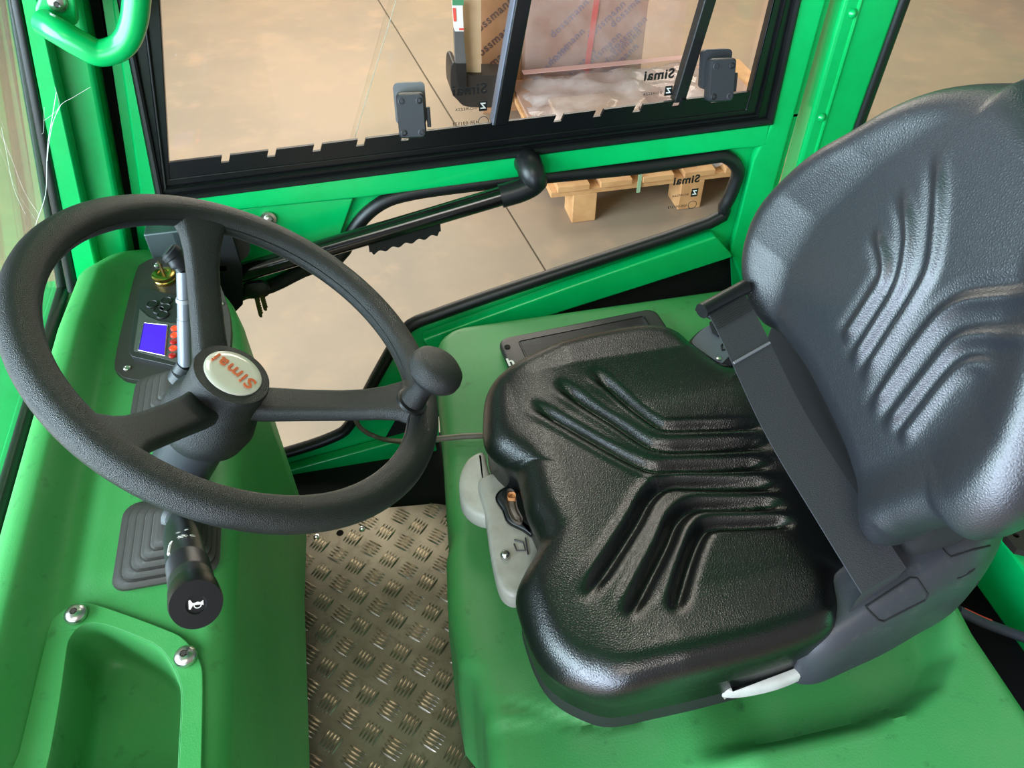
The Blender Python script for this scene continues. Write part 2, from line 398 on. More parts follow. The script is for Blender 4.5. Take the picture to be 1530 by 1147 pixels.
obj('notched_strip', plate([(p.x, p.y) for p in poly], [], DF, .004, .0085), FRAMEB, door, smooth=False)
# panes: two sliding panes with a centre bar and an edge gasket
def win_x(px, py, z):  # x on the door plane of a vertical edge through a point
    return dp(px, py)[0]
def vbar(name, a, b, w, w0, w1, mt):
    p = Vector(dp(*a)); q = Vector(dp(*b)); d = (q-p).normalized(); e = p+d*((ZT-.1-p.y)/d.y); n = Vector((w/2, 0))
    return obj(name, plate([tuple(p-n), tuple(p+n), tuple(e+n), tuple(e-n)], [], DF, w0, w1), mt, door, smooth=False, bevel=.002)
vbar('centre_bar', (746, 182), (779, 0), .020, -.010, .012, FRAMEB)
vbar('bar_edge', (735, 183), (767, 0), .004, -.010, .010, mat('pale_bar_edge', (96, 98, 112), .4))
vbar('pane_gasket', (1014, 152), (1060, 0), .017, -.014, .004, RUBBER)
zl = dp(253, 245)[1]
obj('sliding_pane', plate([(gl[0][0], gl[0][1]), (lineX((746, 182), (779, 0), .55), dp(740, 206)[1]), (lineX((746, 182), (779, 0), 1.3), 1.33), (gl[3][0], 1.33)], [], DF, -.006, -.002), GLASS, door, smooth=False)
obj('sliding_pane', plate([(lineX((530, 200), (590, 0), .56), dp(530, 228)[1]), (gl[1][0], gl[1][1]), (gl[2][0], 1.33), (lineX((530, 200), (590, 0), 1.3), 1.33)], [], DF, -.016, -.012), GLASS, door, smooth=False)
obj('pane_edge', tube([Vector((*dp(530, 205), 0)).xzy if False else ony(530, 205, YD+.012), ony(592, 0, YD+.012), ony(592, 0, YD+.012)+(ony(592, 0, YD+.012)-ony(530, 205, YD+.012))*2.2], .0005, 6), mat('ground_glass_edge', (190, 180, 165), .4), door)
# latches
def latch(px, py, dark, back):
    c = ony(px, py, YD-.030); R = frame((-.12, -1, .35), (0, 0, 1))
    L = bpy.data.objects.new('pane_latch', None); L.location = c; link(L, door)
    fn = lambda u, v, w: c+R @ Vector((u, v, w))
    def body(W, H, D0, D1, pin=.0):
        secs = []
        for k, (d, s) in enumerate(((D0, .97), (D0+.002, 1), (D1-.003, 1), (D1, .93))):
            out = rrect(0, 0, W*s, H*s, .006)
            secs.append([fn(u*(1-pin*math.cos(v/H*math.pi)), v, d) for u, v in out])
        return loft(secs)
    obj('latch_body', body(.036, .054, -.002, .022, .12), dark, L)
    obj('latch_backplate', (lambda g: g)(loft([[fn(u, v+.012, d) for u, v in rrect(-.001, 0, .040, .050, .006)] for d in (-.018, -.004)])), back, L)
    obj('latch_tab', box(fn(.0215, -.004, .006), (.005, .024, .010), R), dark, L, bevel=.001)
    for (u, v) in ((-.011, .018), (.011, -.020), (.011, .018), (-.011, -.020)):
        obj('screw', lathe([(0, 0), (.0042, 0), (.0042, .0012), (.0026, .0016), (.0022, .0004), (0, .0004)], fn(u, v, .0215), R.col[2], 14), BLACK if v*u > 0 else GREYP, L)
LAT = mat('grey_black_latch_plastic', (38, 40, 44), .45)
LATB = mat('worn_grey_latch_back', (98, 97, 98), .5)
latch(615, 170, LAT, LATB); latch(1072, 118, LAT, LAT)
# glass makers' marks, mirrored as they are seen from inside
def mark(px, py, Y, s, ang=0):
    p = ony(px, py, Y)
    text('glass_mark', 'Simai', s, p, (1, 0, ang), (-ang, 0, 1), BLACKP, door, bold=.03, mirror=True, shear=0)
    q = p+Vector((.017, 0, -.024)); text('glass_mark_emblem', 'Z', s*.55, q+Vector((0, -.0004, 0)), (1, 0, 0), (0, 0, 1), WHITE, door, bold=.03, mirror=True)
    obj('glass_mark_emblem', box(q, (.011, .0004, .014)), BLACKP, door)
    obj('glass_mark_ring', tube([q+Vector((.007*math.cos(a), 0, -.022+.007*math.sin(a))) for a in [k*math.pi/8 for k in range(16)]], .0005, 5, True), BLACKP, door)
    text('glass_mark_line', '43R-001573', s*.32, p+Vector((-.008, 0, -.046)), (1, 0, 0), (0, 0, 1), BLACKP, door, mirror=True)
    text('glass_mark_line', 'SICUREZZA', s*.26, p+Vector((-.006, 0, -.026)), (1, 0, 0), (0, 0, 1), BLACKP, door, mirror=True)
mark(702, 134, YD+.001, .020); mark(985, 112, YD+.011, .019); mark(1026, 269, YD+.007, .0185)
# bolt on the corner panel
pb = ony(401, 326, YD-.009)
obj('door_bolt', lathe([(0, 0), (.011, 0), (.011, .003), (.007, .0035), (.0065, .008), (.004, .010), (0, .0102)], pb, (0, -1, 0), 24), STEEL, door)
# handle bar
a = ony(352, 410, .955); b = ony(752, 292, .955)
obj('handle_bar', tube([a, b], .0135, 20), mat('gloss_black_tube', (13, 12, 12), .16, coat=.5), door)
d = (b-a).normalized()
e = [b-d*.004, b+d*.025, b+d*.045+Vector((0, .002, .004)), ony(796, 262, .957), ony(790, 245, .975), ony(785, 240, .998)]
obj('bar_elbow', tube(cr(e, 5), [.0165]*11+[.0180]*5+[.019]*10, 20), BLACK, door)
g0 = a.lerp(b, .49)+Vector((0, 0, -.020)); g1 = a.lerp(b, .76)+Vector((0, 0, -.020))
gs = []
for k in range(41):
    t = k/40; c = g0.lerp(g1, t); h = .008+.0022*math.sin(t*math.pi*11); 
    if t < .04 or t > .96: h = .004
    gs.append([c+Vector((0, yy, zz)) for yy, zz in ((-.006, .010), (.006, .010), (.006, -h), (0, -h-.0015), (-.006, -h))])
obj('finger_grip', loft(gs), RUBBER, door)
# hinge bracket cluster behind the wheel
hb = thing('door_lock_bracket', 'black and grey steel lock bracket where the door bar meets the corner', 'bracket', ony(330, 400, .95))
obj('bracket_plate', plate([tuple(ony(x, y, .93).xz) for x, y in ((300, 345), (345, 345), (362, 400), (363, 455), (352, 466), (325, 440), (300, 420))], [], lambda u, v, w: Vector((u, .93+w, v)), 0, .006), VOID, hb, smooth=False, bevel=.001)
obj('bracket_block', box(ony(250, 357, .955), (.045, .03, .04)), SILVER, hb, bevel=.002)
obj('bracket_cheek', box(ony(276, 360, .955), (.020, .03, .05)), SILVER, hb, bevel=.002)
obj('lock_cylinder', lathe([(0, 0), (.020, 0), (.022, .006), (.022, .03), (0, .03)], ony(345, 355, .97), (.15, -1, .1), 24), BLACK, hb)
obj('latch_stub', box(ony(332, 395, .94), (.016, .02, .012)), STEEL, hb, bevel=.002)
# keys hanging from the lock
ky = thing('door_keys', 'two keys with a black round bow hanging below the black door bar', 'keys', ony(385, 430, .945))
kc = ony(383, 432, .945)
obj('key_bow', loft([[kc+Vector((u, w_, v)) for u, v in rrect(0, 0, .036*s, .026*s, .011*s)] for w_, s in ((-.005, .8), (-.0035, 1), (.0035, 1), (.005, .8))]), BLACK, ky)
for (x0, y0, x1, y1, n) in ((383, 442, 391, 474, 0), (391, 440, 398, 464, 1)):
    p = ony(x0, y0, .942-n*.002); q = ony(x1, y1, .942-n*.002); dd = (q-p).normalized(); nn = Vector((-dd.z, 0, dd.x))
    L = (q-p).length; pts = [(0, -.0035), (0, .0035)]
    for k in range(6): pts += [(L*(.25+k*.11), .0035), (L*(.30+k*.11), .0018)]
    pts += [(L, .001), (L, -.002), (L*.9, -.0035)]
    obj('key_blade', plate([(u, v) for u, v in pts], [], lambda u, v, w: p+dd*u+nn*v+Vector((0, w, 0)), 0, .0018), mat('dull_key_metal', (120, 100, 70), .35, .9), ky, smooth=False)

# ------------------------------------------------------------------ cab floor with raised tread pattern
fl = bpy.data.objects.new('floor', None); link(fl, kind='structure')
fp = [(-.30, .10), (.12, .10), (.12, .30), (.10, .80), (.045, .822), (-.10, .838), (-.262, .842), (-.30, .80)]
hcs = []
for (x, y, r) in ((508, 796, .006),):
    c = onz(x, y, 0); hcs.append([(c.x+r*math.cos(k*math.pi/8), c.y+r*math.sin(k*math.pi/8)) for k in range(16)])
obj('tread_plate', plate(fp, hcs, lambda u, v, w: Vector((u, v, w)), -.004, 0), TREAD, fl, smooth=False)
P0 = onz(549.4, 1038, 0); pt = .0535; V = []; Fc = []
def bar_(cx, cy, ang, L, W, Hh):
    ca, sa = math.cos(ang), math.sin(ang); n = len(V); K = 6
    for i in range(K+1):
        t = -1+2*i/K; wv = W*math.sqrt(max(0, 1-t*t))+.0001; hh = Hh*(1-t**4)+.0001
        for s, z in ((-1, .00005), (0, hh), (1, .00005)):
            u = t*L; v = s*wv; V.append((cx+u*ca-v*sa, cy+u*sa+v*ca, z))
    for i in range(K):
        for s in (0, 1): q = n+i*3+s; Fc.append((q, q+3, q+4, q+1))
for i in range(-9, 9):
    for j in range(-10, 12):
        for o_, an in ((0, math.radians(48)), (.5, math.radians(-42))):
            gx = P0.x+(i+o_)*pt; gy = P0.y+(j+o_)*pt
            if not (-.29 < gx < .105 and .12 < gy < .835-.04*max(0, gx+.1)): continue
            if (gx-hcs[0][0][0]+.006)**2+(gy-hcs[0][0][1])**2 < .016**2: continue
            for k in range(-2, 3):
                ox = -math.sin(an)*k*.0056; oy = math.cos(an)*k*.0056
                bar_(gx+ox, gy+oy, an, .0150*(1-.04*abs(k)), .0017, .0026)
obj('tread_bars', (V, Fc), TREADB, fl, kind='stuff')
for (x, y) in ((473, 802), (541, 790)):
    c = onz(x, y, 0); obj('rivet', lathe([(.005, 0), (.005, .0015), (.003, .0022), (.0018, .0008), (0, .0006)], c, (0, 0, 1), 16), STEEL, fl)
# black sheet added for the dark void round the plate
obj('under_void_sheet', box((.1, .55, -.06), (1.1, .95, .02)), VOID, kind='structure')

# ------------------------------------------------------------------ console
con = thing('dashboard_console', 'green moulded plastic dashboard console under the steering wheel, with instrument panel and open tray', 'dashboard', (-.27, .5, .0))
def interp(x, xs, ys):
    if x <= xs[0]: return ys[0]
    for i in range(len(xs)-1):
        if x <= xs[i+1]: t = (x-xs[i])/(xs[i+1]-xs[i]); t = t*t*(3-2*t); return ys[i]+(ys[i+1]-ys[i])*t
    return ys[-1]
def lerpi(x, xs, ys): return float(np.interp(x, xs, ys))
def sst(a, b, x): t = min(1, max(0, (x-a)/(b-a))); return t*t*(3-2*t)
CZ = .470
bin_out = [onz(x, y, CZ+.004).xy for x, y in ((30, 1125), (72, 950), (84, 922), (112, 905), (140, 903), (245, 940), (278, 958), (300, 990), (304, 1030), (302, 1147), (300, 1230), (5, 1230))]
bin_in = [onz(x, y, CZ+.004).xy for x, y in ((78, 1120), (92, 1040), (101, 975), (106, 955), (120, 938), (140, 932), (165, 937), (200, 950), (235, 966), (255, 988), (270, 1020), (273, 1050), (270, 1110), (264, 1190), (240, 1225), (160, 1225), (80, 1215), (66, 1180))]
bin_out = [(p.x, p.y) for p in cr([(a, b, 0) for a, b in bin_out], 4, True)]; bin_in = [(p.x, p.y) for p in cr([(a, b, 0) for a, b in bin_in], 4, True)]
def inside(p, poly):
    r = False; n = len(poly)
    for i in range(n):
        a, b = poly[i], poly[i-1]
        if (a[1] > p[1]) != (b[1] > p[1]) and p[0] < (b[0]-a[0])*(p[1]-a[1])/(b[1]-a[1])+a[0]: r = not r
    return r
binm = inset(bin_in, -.006)
ys = [.12+i*.006 for i in range(118)]+[.83+.148*math.sin(k/24*math.pi/2) for k in range(1, 25)]
secs = []
for y in ys:
    xl = lerpi(y, [.1, .80, .90, .940, .965, .978], [-.372, -.372, -.365, -.348, -.328, -.306])
    xr = lerpi(y, [.1, .62, .74, .80, .85, .90, .935, .96, .978], [-.168, -.165, -.158, -.165, -.180, -.205, -.228, -.258, -.296])
    end = 1-sst(.0, 1, (y-.93)/.048)**2 if y > .93 else 1
    drop = .035*(1-math.sqrt(max(0, 1-(max(0, y-.943)/.035)**2)))
    row = [(xl-.006, .10), (xl-.004, .30), (xl, .45)]
    W_ = xr-xl
    N = 56
    for i in range(N+1):
        t = i/N; x = xl+W_*t; dl = x-xl; dr = xr-x
        ridge = .030*(1-sst(.030, .060, dl))
        ridge *= lerpi(y, [.1, .9, .96], [1, 1, .4])
        z = CZ+ridge
        z += .010*sst(.60, .68, y)*(1-sst(.05, .08, dl)) * 0
        r1 = .026; r2 = .022
        if dl < r1: z -= r1*(1-math.sqrt(max(0, 1-((r1-dl)/r1)**2)))
        if dr < r2: z -= r2*(1-math.sqrt(max(0, 1-((r2-dr)/r2)**2)))
        # raised platform for the column and levers
        z += .006*sst(.06, .09, dl)*sst(.02, .05, dr)*sst(.425, .455, y)*(1-sst(.60, .68, y))
        if inside((x, y), binm): z = .40
        row.append((x, z-drop))
    row += [(xr, .44-drop*.2), (xr+.002, .30), (xr+.004, .10)]
    secs.append([Vector((x, y, z)) for x, z in row])
V, Fc = loft(secs, cap=False, closed=False)
nrow = len(secs[0]); Fc.append(tuple((len(secs)-1)*nrow+k for k in range(nrow)))
obj('console_body', (V, Fc), PLAST, con, ang=50)
# tray insert
tray = obj('storage_tray', join(plate(bin_out, [bin_in], lambda u, v, w: Vector((u, v, w)), CZ-.004, CZ+.006)), PLAST, con, bevel=.002)
n = len(bin_in); rings = []
ctr_ = Vector((sum(p[0] for p in bin_in)/n, sum(p[1] for p in bin_in)/n))
for (dd, z) in ((0, CZ+.006), (.0012, CZ+.004), (.003, CZ-.01), (.0055, CZ-.042), (.008, CZ-.050), (.012, CZ-.053), (.016, CZ-.054)):
    rings.append([Vector((ctr_.x+(a-ctr_.x)*(1-dd/.045), ctr_.y+(b-ctr_.y)*(1-dd/.075), z)) for a, b in bin_in])
V, Fc = loft(rings, cap=False); cc_ = sum(rings[-1], Vector())/n; V.append(cc_); Fc += [((len(rings)-1)*n+k, (len(rings)-1)*n+(k+1) % n, len(V)-1) for k in range(n)]
obj('tray_pocket', (V, Fc), PLAST2, tray, ang=60)
def button_bolt(name, c, r, par, ax=(0, 0, 1)):
    g = lathe([(0, -.002), (r, -.002), (r, .001), (r*.9, .0028), (r*.6, .0046), (r*.34, .0052), (r*.30, .0020), (0, .0018)], c, ax, 28)
    o = obj(name, g, STEEL, par)
    ax = Vector(ax).normalized(); u = ax.orthogonal().normalized(); v = ax.cross(u)
    st = []
    for k in range(12):
        rr = r*.34 if k % 2 == 0 else r*.20; a = math.pi*k/6; st.append((rr*math.cos(a), rr*math.sin(a)))
    obj('bolt_socket', plate(st, [], lambda p, q, w: Vector(c)+u*p+v*q+ax*w, .0045, .0056), mat('dark_socket', (60, 52, 46), .6), o, smooth=False)
for (x, y) in ((113, 917), (277, 980)):
    button_bolt('tray_bolt', onz(x, y, CZ+.009), .0092, tray)
# instrument panel
PZ = CZ+.007
pan_px = [(171, 541), (186, 470), (203, 405), (214, 392), (232, 385), (270, 383), (310, 392), (335, 440), (345, 490), (338, 560), (320, 578), (252, 571), (195, 566), (178, 558)]
pan = [tuple(onz(x, y, PZ).xy) for x, y in pan_px]; pan = [(p.x, p.y) for p in cr([(a, b, 0) for a, b in pan], 3, True)]
pz = lambda u, v, w: Vector((u, v, w))
panel = obj('instrument_panel', plate(pan, [], pz, CZ-.01, PZ), mat('dark_brown_panel', (56, 52, 49), .42), con, smooth=False, bevel=.0015)
dpx = [(193, 527), (199, 485), (208, 436), (214, 431), (240, 437), (300, 452), (303, 500), (300, 556), (264, 549), (198, 534)]
dis = [tuple(onz(x, y, PZ+.004).xy) for x, y in dpx]
unit = obj('display_unit', plate(dis, [], pz, PZ-.001, PZ+.006), mat('charcoal_display_bezel', (46, 45, 46), .35), panel, smooth=False, bevel=.002)
fx = [tuple(onz(x, y, PZ+.006).xy) for x, y in ((200, 524), (205, 490), (209, 462), (222, 474), (240, 481), (296, 488), (296, 548), (262, 541))]
obj('display_fascia', plate(fx, [], pz, PZ+.0055, PZ+.0068), mat('grey_display_fascia', (98, 96, 94), .3, .3), panel, smooth=False)
sc = [tuple(onz(x, y, PZ+.007).xy) for x, y in ((208, 523), (216, 483), (249, 487), (245, 531))]
obj('lcd_screen', plate(sc, [], pz, PZ+.006, PZ+.0074), SCREEN, panel, smooth=False)
fr = inset(sc, -.0012)
obj('screen_rim', tube([Vector((a, b, PZ+.0074)) for a, b in fr], .0006, 6, True), STEEL, panel)
for i, (x, y) in enumerate(((260.6, 491), (260.6, 501), (259.5, 511), (258.8, 520.5), (257.7, 531.5))):
    obj('indicator_led', lathe([(.0042, 0), (.0042, .001), (.003, .0022), (0, .0026)], onz(x, y, PZ+.007), (0, 0, 1), 16), LED if i in (0, 1, 3) else LEDOFF, panel)
for (x, y) in ((227.6, 455), (248.6, 450), (247, 460), (238, 464), (243.3, 471)):
    obj('keypad_button', lathe([(.0075, 0), (.0075, .001), (.0062, .0020), (.0055, .0013), (0, .0013)], onz(x, y, PZ+.006), (0, 0, 1), 20), mat('black_key', (26, 25, 25), .4), panel)
for (x, y) in ((235, 396), (190, 550), (330, 455), (305, 566)):
    obj('panel_screw', lathe([(0, 0), (.0042, 0), (.0042, .001), (.003, .0022), (.0018, .0024), (.0014, .001), (0, .001)], onz(x, y, PZ), (0, 0, 1), 16), STEEL, panel)
kl = onz(248, 419, PZ)
ign = obj('ignition_lock', lathe([(0, 0), (.0135, 0), (.0135, .004), (.0125, .005), (.0125, .006), (.0140, .007), (.0145, .011), (.012, .0125), (.007, .0125), (.0065, .0115), (0, .0115)], kl, (0, 0, 1), 32), BRASS, panel)
obj('ignition_key', box(kl+Vector((0, .001, .018)), (.0022, .009, .020), Matrix.Rotation(.5, 3, 'Z')), mat('brown_key_metal', (130, 105, 75), .35, .9), ign, bevel=.0005)

# ------------------------------------------------------------------ levers with bellows
def bellows(name, c, top, w0, w1, h, steps, par, ax=0):
    secs = []; c = Vector(c)
    for k in range(steps):
        t = k/steps; t2 = (k+1)/steps
        wa = w0+(w1-w0)*t; wb = wa-(w0-w1)/steps*.45; z0 = h*t; z1 = h*(t+.62/steps)
        off = (Vector(top)-c)
        for ww, zz in ((wa, z0), (wa, z1), (wb, z1+.0012), (wb-(w0-w1)/steps*.3, h*t2)):
            o = off*(zz/h); secs.append([Vector((c.x+o.x+u, c.y+o.y+v, c.z+zz)) for u, v in rrect(0, 0, ww, ww*1.05, ww*.16)])
    obj(name, loft(secs), BOOT, par, ang=30)
lb = thing('indicator_lever', 'black column lever nearest the tray, with a round horn button on its end', 'lever', (-.225, .47, CZ+.006))
bc = (onz(205, 868, CZ+.006)+onz(330, 880, CZ+.006))/2; 
bc = Vector((-.222, .480, CZ+.004))
nk = onz(266, 778, .512)
bellows('bellows', bc, (nk.x, nk.y, 0), .092, .030, .036, 5, lb)
tip = onz(293, 903, .632); base = nk-Vector((0, 0, .006)); dirB = (tip-nk).normalized()
obj('neck_collar', lathe([(0, 0), (.014, 0), (.014, .006), (.0105, .009), (.0095, .022), (.0085, .024), (0, .024)], nk-dirB*.012, dirB, 24), GREYP, lb)
Lb = (tip-nk).length
hd = mat('black_lever_plastic', (30, 31, 34), .38)
obj('lever_handle', lathe([(0, .0), (.0090, .0), (.0100, .012), (.0128, .032), (.0146, .060), (.0150, Lb-.085), (.0150, Lb-.080)], nk, dirB, 32), hd, lb)
prof = []; x0 = Lb-.080
g = [(0, x0)]
for k in range(12): g += [(.0156, x0+k*.003), (.0150, x0+k*.003+.0015)]
g += [(.0154, Lb-.042), (.0154, Lb-.028), (0, Lb-.028)]
obj('twist_ring', lathe(g, nk, dirB, 36), hd, lb)
hbut = obj('horn_button', lathe([(0, Lb-.03), (.0150, Lb-.03), (.0165, Lb-.024), (.0172, Lb-.004), (.0165, Lb), (.0066, Lb+.0002), (.0060, Lb-.0010), (0, Lb-.0010)], nk, dirB, 48), mat('deep_black_cap', (11, 12, 13), .35), lb)
hu = (Rt-dirB*Rt.dot(dirB)).normalized(); hv = dirB.cross(hu)
horn = [(-.0045, .0032), (-.0035, .0036), (-.002, .0012), (.003, .0012), (.0045, .0022), (.0045, -.0012), (.003, -.0004), (-.002, -.0004), (-.0035, -.0030), (-.0045, -.0026)]
horn = [(x*1.0, y*1.0) for x, y in horn]
obj('horn_symbol', join(plate(horn, [], lambda u, v, w: nk+dirB*(Lb+w)+hu*u+hv*v, -.0009, -.0004),
    tube([nk+dirB*(Lb-.0006)+hu*(.001+.0022*math.cos(a))+hv*(-.0006+.0020*math.sin(a)) for a in [k*math.pi/7 for k in range(14)]], .00035, 5, True)), WHITE, hbut, smooth=False)
# white pictograms on the lever barrel
toc = (CAM-nk).normalized(); rad = (toc-dirB*toc.dot(dirB)).normalized(); tan = dirB.cross(rad)
def onlever(s, a, r): an = a; return nk+dirB*s+(rad*math.cos(an)+tan*math.sin(an))*r
pg = []
for (s, a) in ((Lb-.128, -.28), (Lb-.124, .12)):
    c0 = onlever(s, a, .0150); t_ = tan; pg.append(([c0+dirB*.0022, c0-t_*.0022, c0-dirB*.0022, c0+t_*.0022], [(0, 1, 2, 3)]))
for (s, a, r) in ((Lb-.112, -.55, .0018), (Lb-.110, -.05, .0020), (Lb-.108, .55, .0014)):
    pg.append(tube([onlever(s+r*math.cos(q), a+r*math.sin(q)/.0150, .0153) for q in [k*math.pi/6 for k in range(12)]], .00045, 5, True))
for k in range(8):
    q = k*math.pi/4; s, a = Lb-.110, -.05
    pg.append(tube([onlever(s+r*math.cos(q), a+r*math.sin(q)/.0150, .0153) for r in (.0028, .0040)], .0003, 5))
pg.append(tube([onlever(Lb-.104, .62, .0152), onlever(Lb-.088, .80, .0153)], .0013, 6))
obj('lever_pictograms', join(*pg), WHITE, lb, smooth=False)

la = thing('direction_lever', 'slim lever with a smoky clear sleeve and black paddle tip beside the instrument panel', 'lever', (-.24, .69, CZ))
ac = Vector((-.236, .665, CZ+.004)); n0 = onz(266, 562, .512)
bellows('bellows', ac, (n0.x, n0.y, 0), .080, .028, .032, 5, la)
p1 = onz(276, 545, .525); p2 = onz(273, 405, .620); p3 = onz(262, 385, .632); p4 = onz(250, 374, .640)
da = (p2-p1).normalized()
obj('neck_collar', lathe([(0, 0), (.013, 0), (.013, .010), (.009, .014), (0, .014)], n0-Vector((0, 0, .006)), (p1-n0), 24), GREYP, la)
obj('lever_stem', tube([n0, p1], .0085, 16), GREYP, la)
obj('clear_sleeve', tube([p1, p1.lerp(p2, .5)], .0068, 20), SMOKE, la)
obj('sleeve_ring', tube([p1.lerp(p2, .68), p1.lerp(p2, .72)], .0072, 20), mat('pale_ring', (150, 150, 155), .3), la)
obj('upper_sleeve', tube([p1.lerp(p2, .5), p2], .0062, 20), SMOKE, la)
obj('paddle_tip', tube(cr([p2, p3, p4], 6), [.0065]*3+[.0090]*4+[.0110]*4+[.0085]*2, 18, flat=.75), LAT, la)

# ------------------------------------------------------------------ steering column and wheel
wc = Vector((-.113, .540, .642)); wn = Vector((.553, -.040, .832)).normalized()
colm = thing('steering_column', 'dark grey round steering column rising from the green console to the wheel', 'steering column', wc-wn*.24)
obj('column_tube', lathe([(0, -.27), (.029, -.27), (.029, -.135), (.030, -.134), (.030, -.105), (0, -.105)], wc, wn, 36), mat('satin_charcoal_column', (48, 50, 54), .36), colm)
sw = thing('steering_wheel', 'black grained three-spoke steering wheel with white hub badge and spinner knob', 'steering wheel', wc)
ex = (Vector((.133, -.017, -.089))-wn*Vector((.133, -.017, -.089)).dot(wn)).normalized(); ey = wn.cross(ex)
RW = .170
V = []; Fc = []; NS = 128; NT = 20
secs = []
for i in range(NS):
    a = 2*math.pi*i/NS; rd = ex*math.cos(a)+ey*math.sin(a)
    secs.append([wc+rd*(RW+.0150*math.cos(t))+wn*(.0135*math.sin(t)) for t in [2*math.pi*k/NT for k in range(NT)]])
secs.append(secs[0])
obj('rim', loft(secs, cap=False), WHEEL, sw, ang=80)
obj('rim_parting_line', tube([wc+(ex*math.cos(a)+ey*math.sin(a))*(RW-.0148)+wn*.002 for a in [2*math.pi*k/96 for k in range(96)]], .0005, 5, True), BLACK, sw)
dirs = [ex*math.cos(math.radians(a_))+ey*math.sin(math.radians(a_)) for a_ in (114, 4, -119)]
for j, dv in enumerate(dirs):
    dv = (dv-wn*dv.dot(wn)).normalized(); sd = wn.cross(dv); secs = []
    st = [(.015, -.066, .036, .022), (.04, -.061, .034, .020), (.07, -.049, .032, .019), (.100, -.036, .032, .018), (.120, -.026, .033, .018), (.136, -.016, .037, .017), (.150, -.007, .045, .017), (.160, -.001, .060, .017), (.169, .001, .082, .014)]
    if j == 0: st = [(r, k, w_*.92, h) for r, k, w_, h in st]
    for (r, k, w_, h) in st:
        secs.append([wc+dv*r+sd*u+wn*(k+v) for u, v in rrect(0, 0, w_, h, .0068, 3)])
    fine = []
    for i in range(len(secs)-1):
        for q in range(3): fine.append([a_.lerp(b_, q/3) for a_, b_ in zip(secs[i], secs[i+1])])
    fine.append(secs[-1])
    obj('spoke', loft(fine), WHEEL, sw, ang=50)
obj('hub', lathe([(0, -.125), (.030, -.125), (.040, -.112), (.043, -.095), (.040, -.080), (.034, -.070), (.0335, -.046), (.0345, -.040), (.0335, -.0365), (.0262, -.0355), (0, -.0355)], wc, wn, 48), WHEEL, sw)
cap = obj('hub_badge', lathe([(.0255, -.0360), (.0255, -.0345), (.0245, -.0336), (.018, -.0329), (0, -.0326)], wc, wn, 48), CREAM, sw)
tS = onp(384, 574, wc-wn*.033, wn); tI = onp(330, 533, wc-wn*.033, wn); hx = (tI-tS).normalized(); hy = wn.cross(hx)
hc = wc-wn*.0318; 
text('badge_lettering', 'Simai', .0185, hc, hx, hy, ORANGE, cap, bold=.014, extrude=.0003)
kb = onp(614, 602, wc+wn*.010, wn)
kt = onz(655, 549, .640)
kd = (onp(652, 545, wc+wn*.070, wn)-kb); kd = wn*.9+kd.normalized()*.1; kd = wn
kn = bpy.data.objects.new('spinner_knob', None); kn.location = kb-wc; link(kn, sw)
obj('knob_stem', lathe([(0, 0), (.0125, 0), (.0115, .008), (.0100, .020), (.0125, .032), (.018, .038), (0, .040)], kb, kd, 28), WHEEL, kn)
obj('knob_head', lathe([(0, .034), (.016, .034), (.0225, .0375), (.0255, .042), (.0258, .047), (.0240, .0525), (.018, .0575), (.009, .060), (0, .0605)], kb, kd, 40), WHEEL, kn)
obj('knob_socket', lathe([(.0125, 0), (.0150, .001), (.0150, .004), (.0125, .005)], kb-kd*.001, kd, 28), BLACK, kn)

# ------------------------------------------------------------------ engine cover (green seat base)
ec = thing('seat_base_cover', 'large green moulded plastic cover with a recess that carries the driver seat', 'engine cover', (.3, .5, 0))
BZ = .280
edge_px = [(648, 492), (652, 560), (660, 640), (663, 700), (667, 758), (674, 800), (666, 830), (668, 900), (684, 985), (706, 1012), (722, 1060), (732, 1147), (745, 1230)]
ep = [onz(x, y, BZ-.008) for x, y in edge_px]; eY = [p.y for p in ep][::-1]; eX = [p.x for p in ep][::-1]
rc = [tuple(onz(x, y, BZ).xy) for x, y in ((1000, 1152), (1076, 1142), (1180, 1120), (1290, 1095), (1355, 1068), (1395, 1035), (1415, 990), (1405, 930))]
rcx = [p[0] for p in rc]; rcy = [p[1] for p in rc]
RS = np.array(rc)
def recess(x, y):
    """signed distance-like value to the recess lip: positive inside"""
    P = np.array([x, y]); best = 1e9; sg = 1
    for i in range(len(RS)-1):
        a_, b_ = RS[i], RS[i+1]; ab = b_-a_; t = np.clip(np.dot(P-a_, ab)/np.dot(ab, ab), 0, 1); q = a_+ab*t; dd = np.hypot(*(P-q))
        if dd < best: best = dd; cr_ = ab[0]*(P-a_)[1]-ab[1]*(P-a_)[0]; sg = 1 if cr_ > 0 else -1
    return best*sg
SC_ = np.array([tuple(onz(x, y, BZ).xy) for x, y in ((752, 1052), (800, 1062), (850, 1074), (905, 1078), (960, 1070))])
def sdc(x, y):
    P = np.array([x, y]); A = SC_[:-1]; AB = SC_[1:]-A; t = np.clip(((P-A)*AB).sum(1)/(AB**2).sum(1), 0, 1); return np.hypot(*(P-A-t[:, None]*AB).T).min()
secs = []
far = .952
ys = list(np.arange(.10, .925, .0065))+[.925+.027*math.sin(k/8*math.pi/2) for k in range(1, 9)]
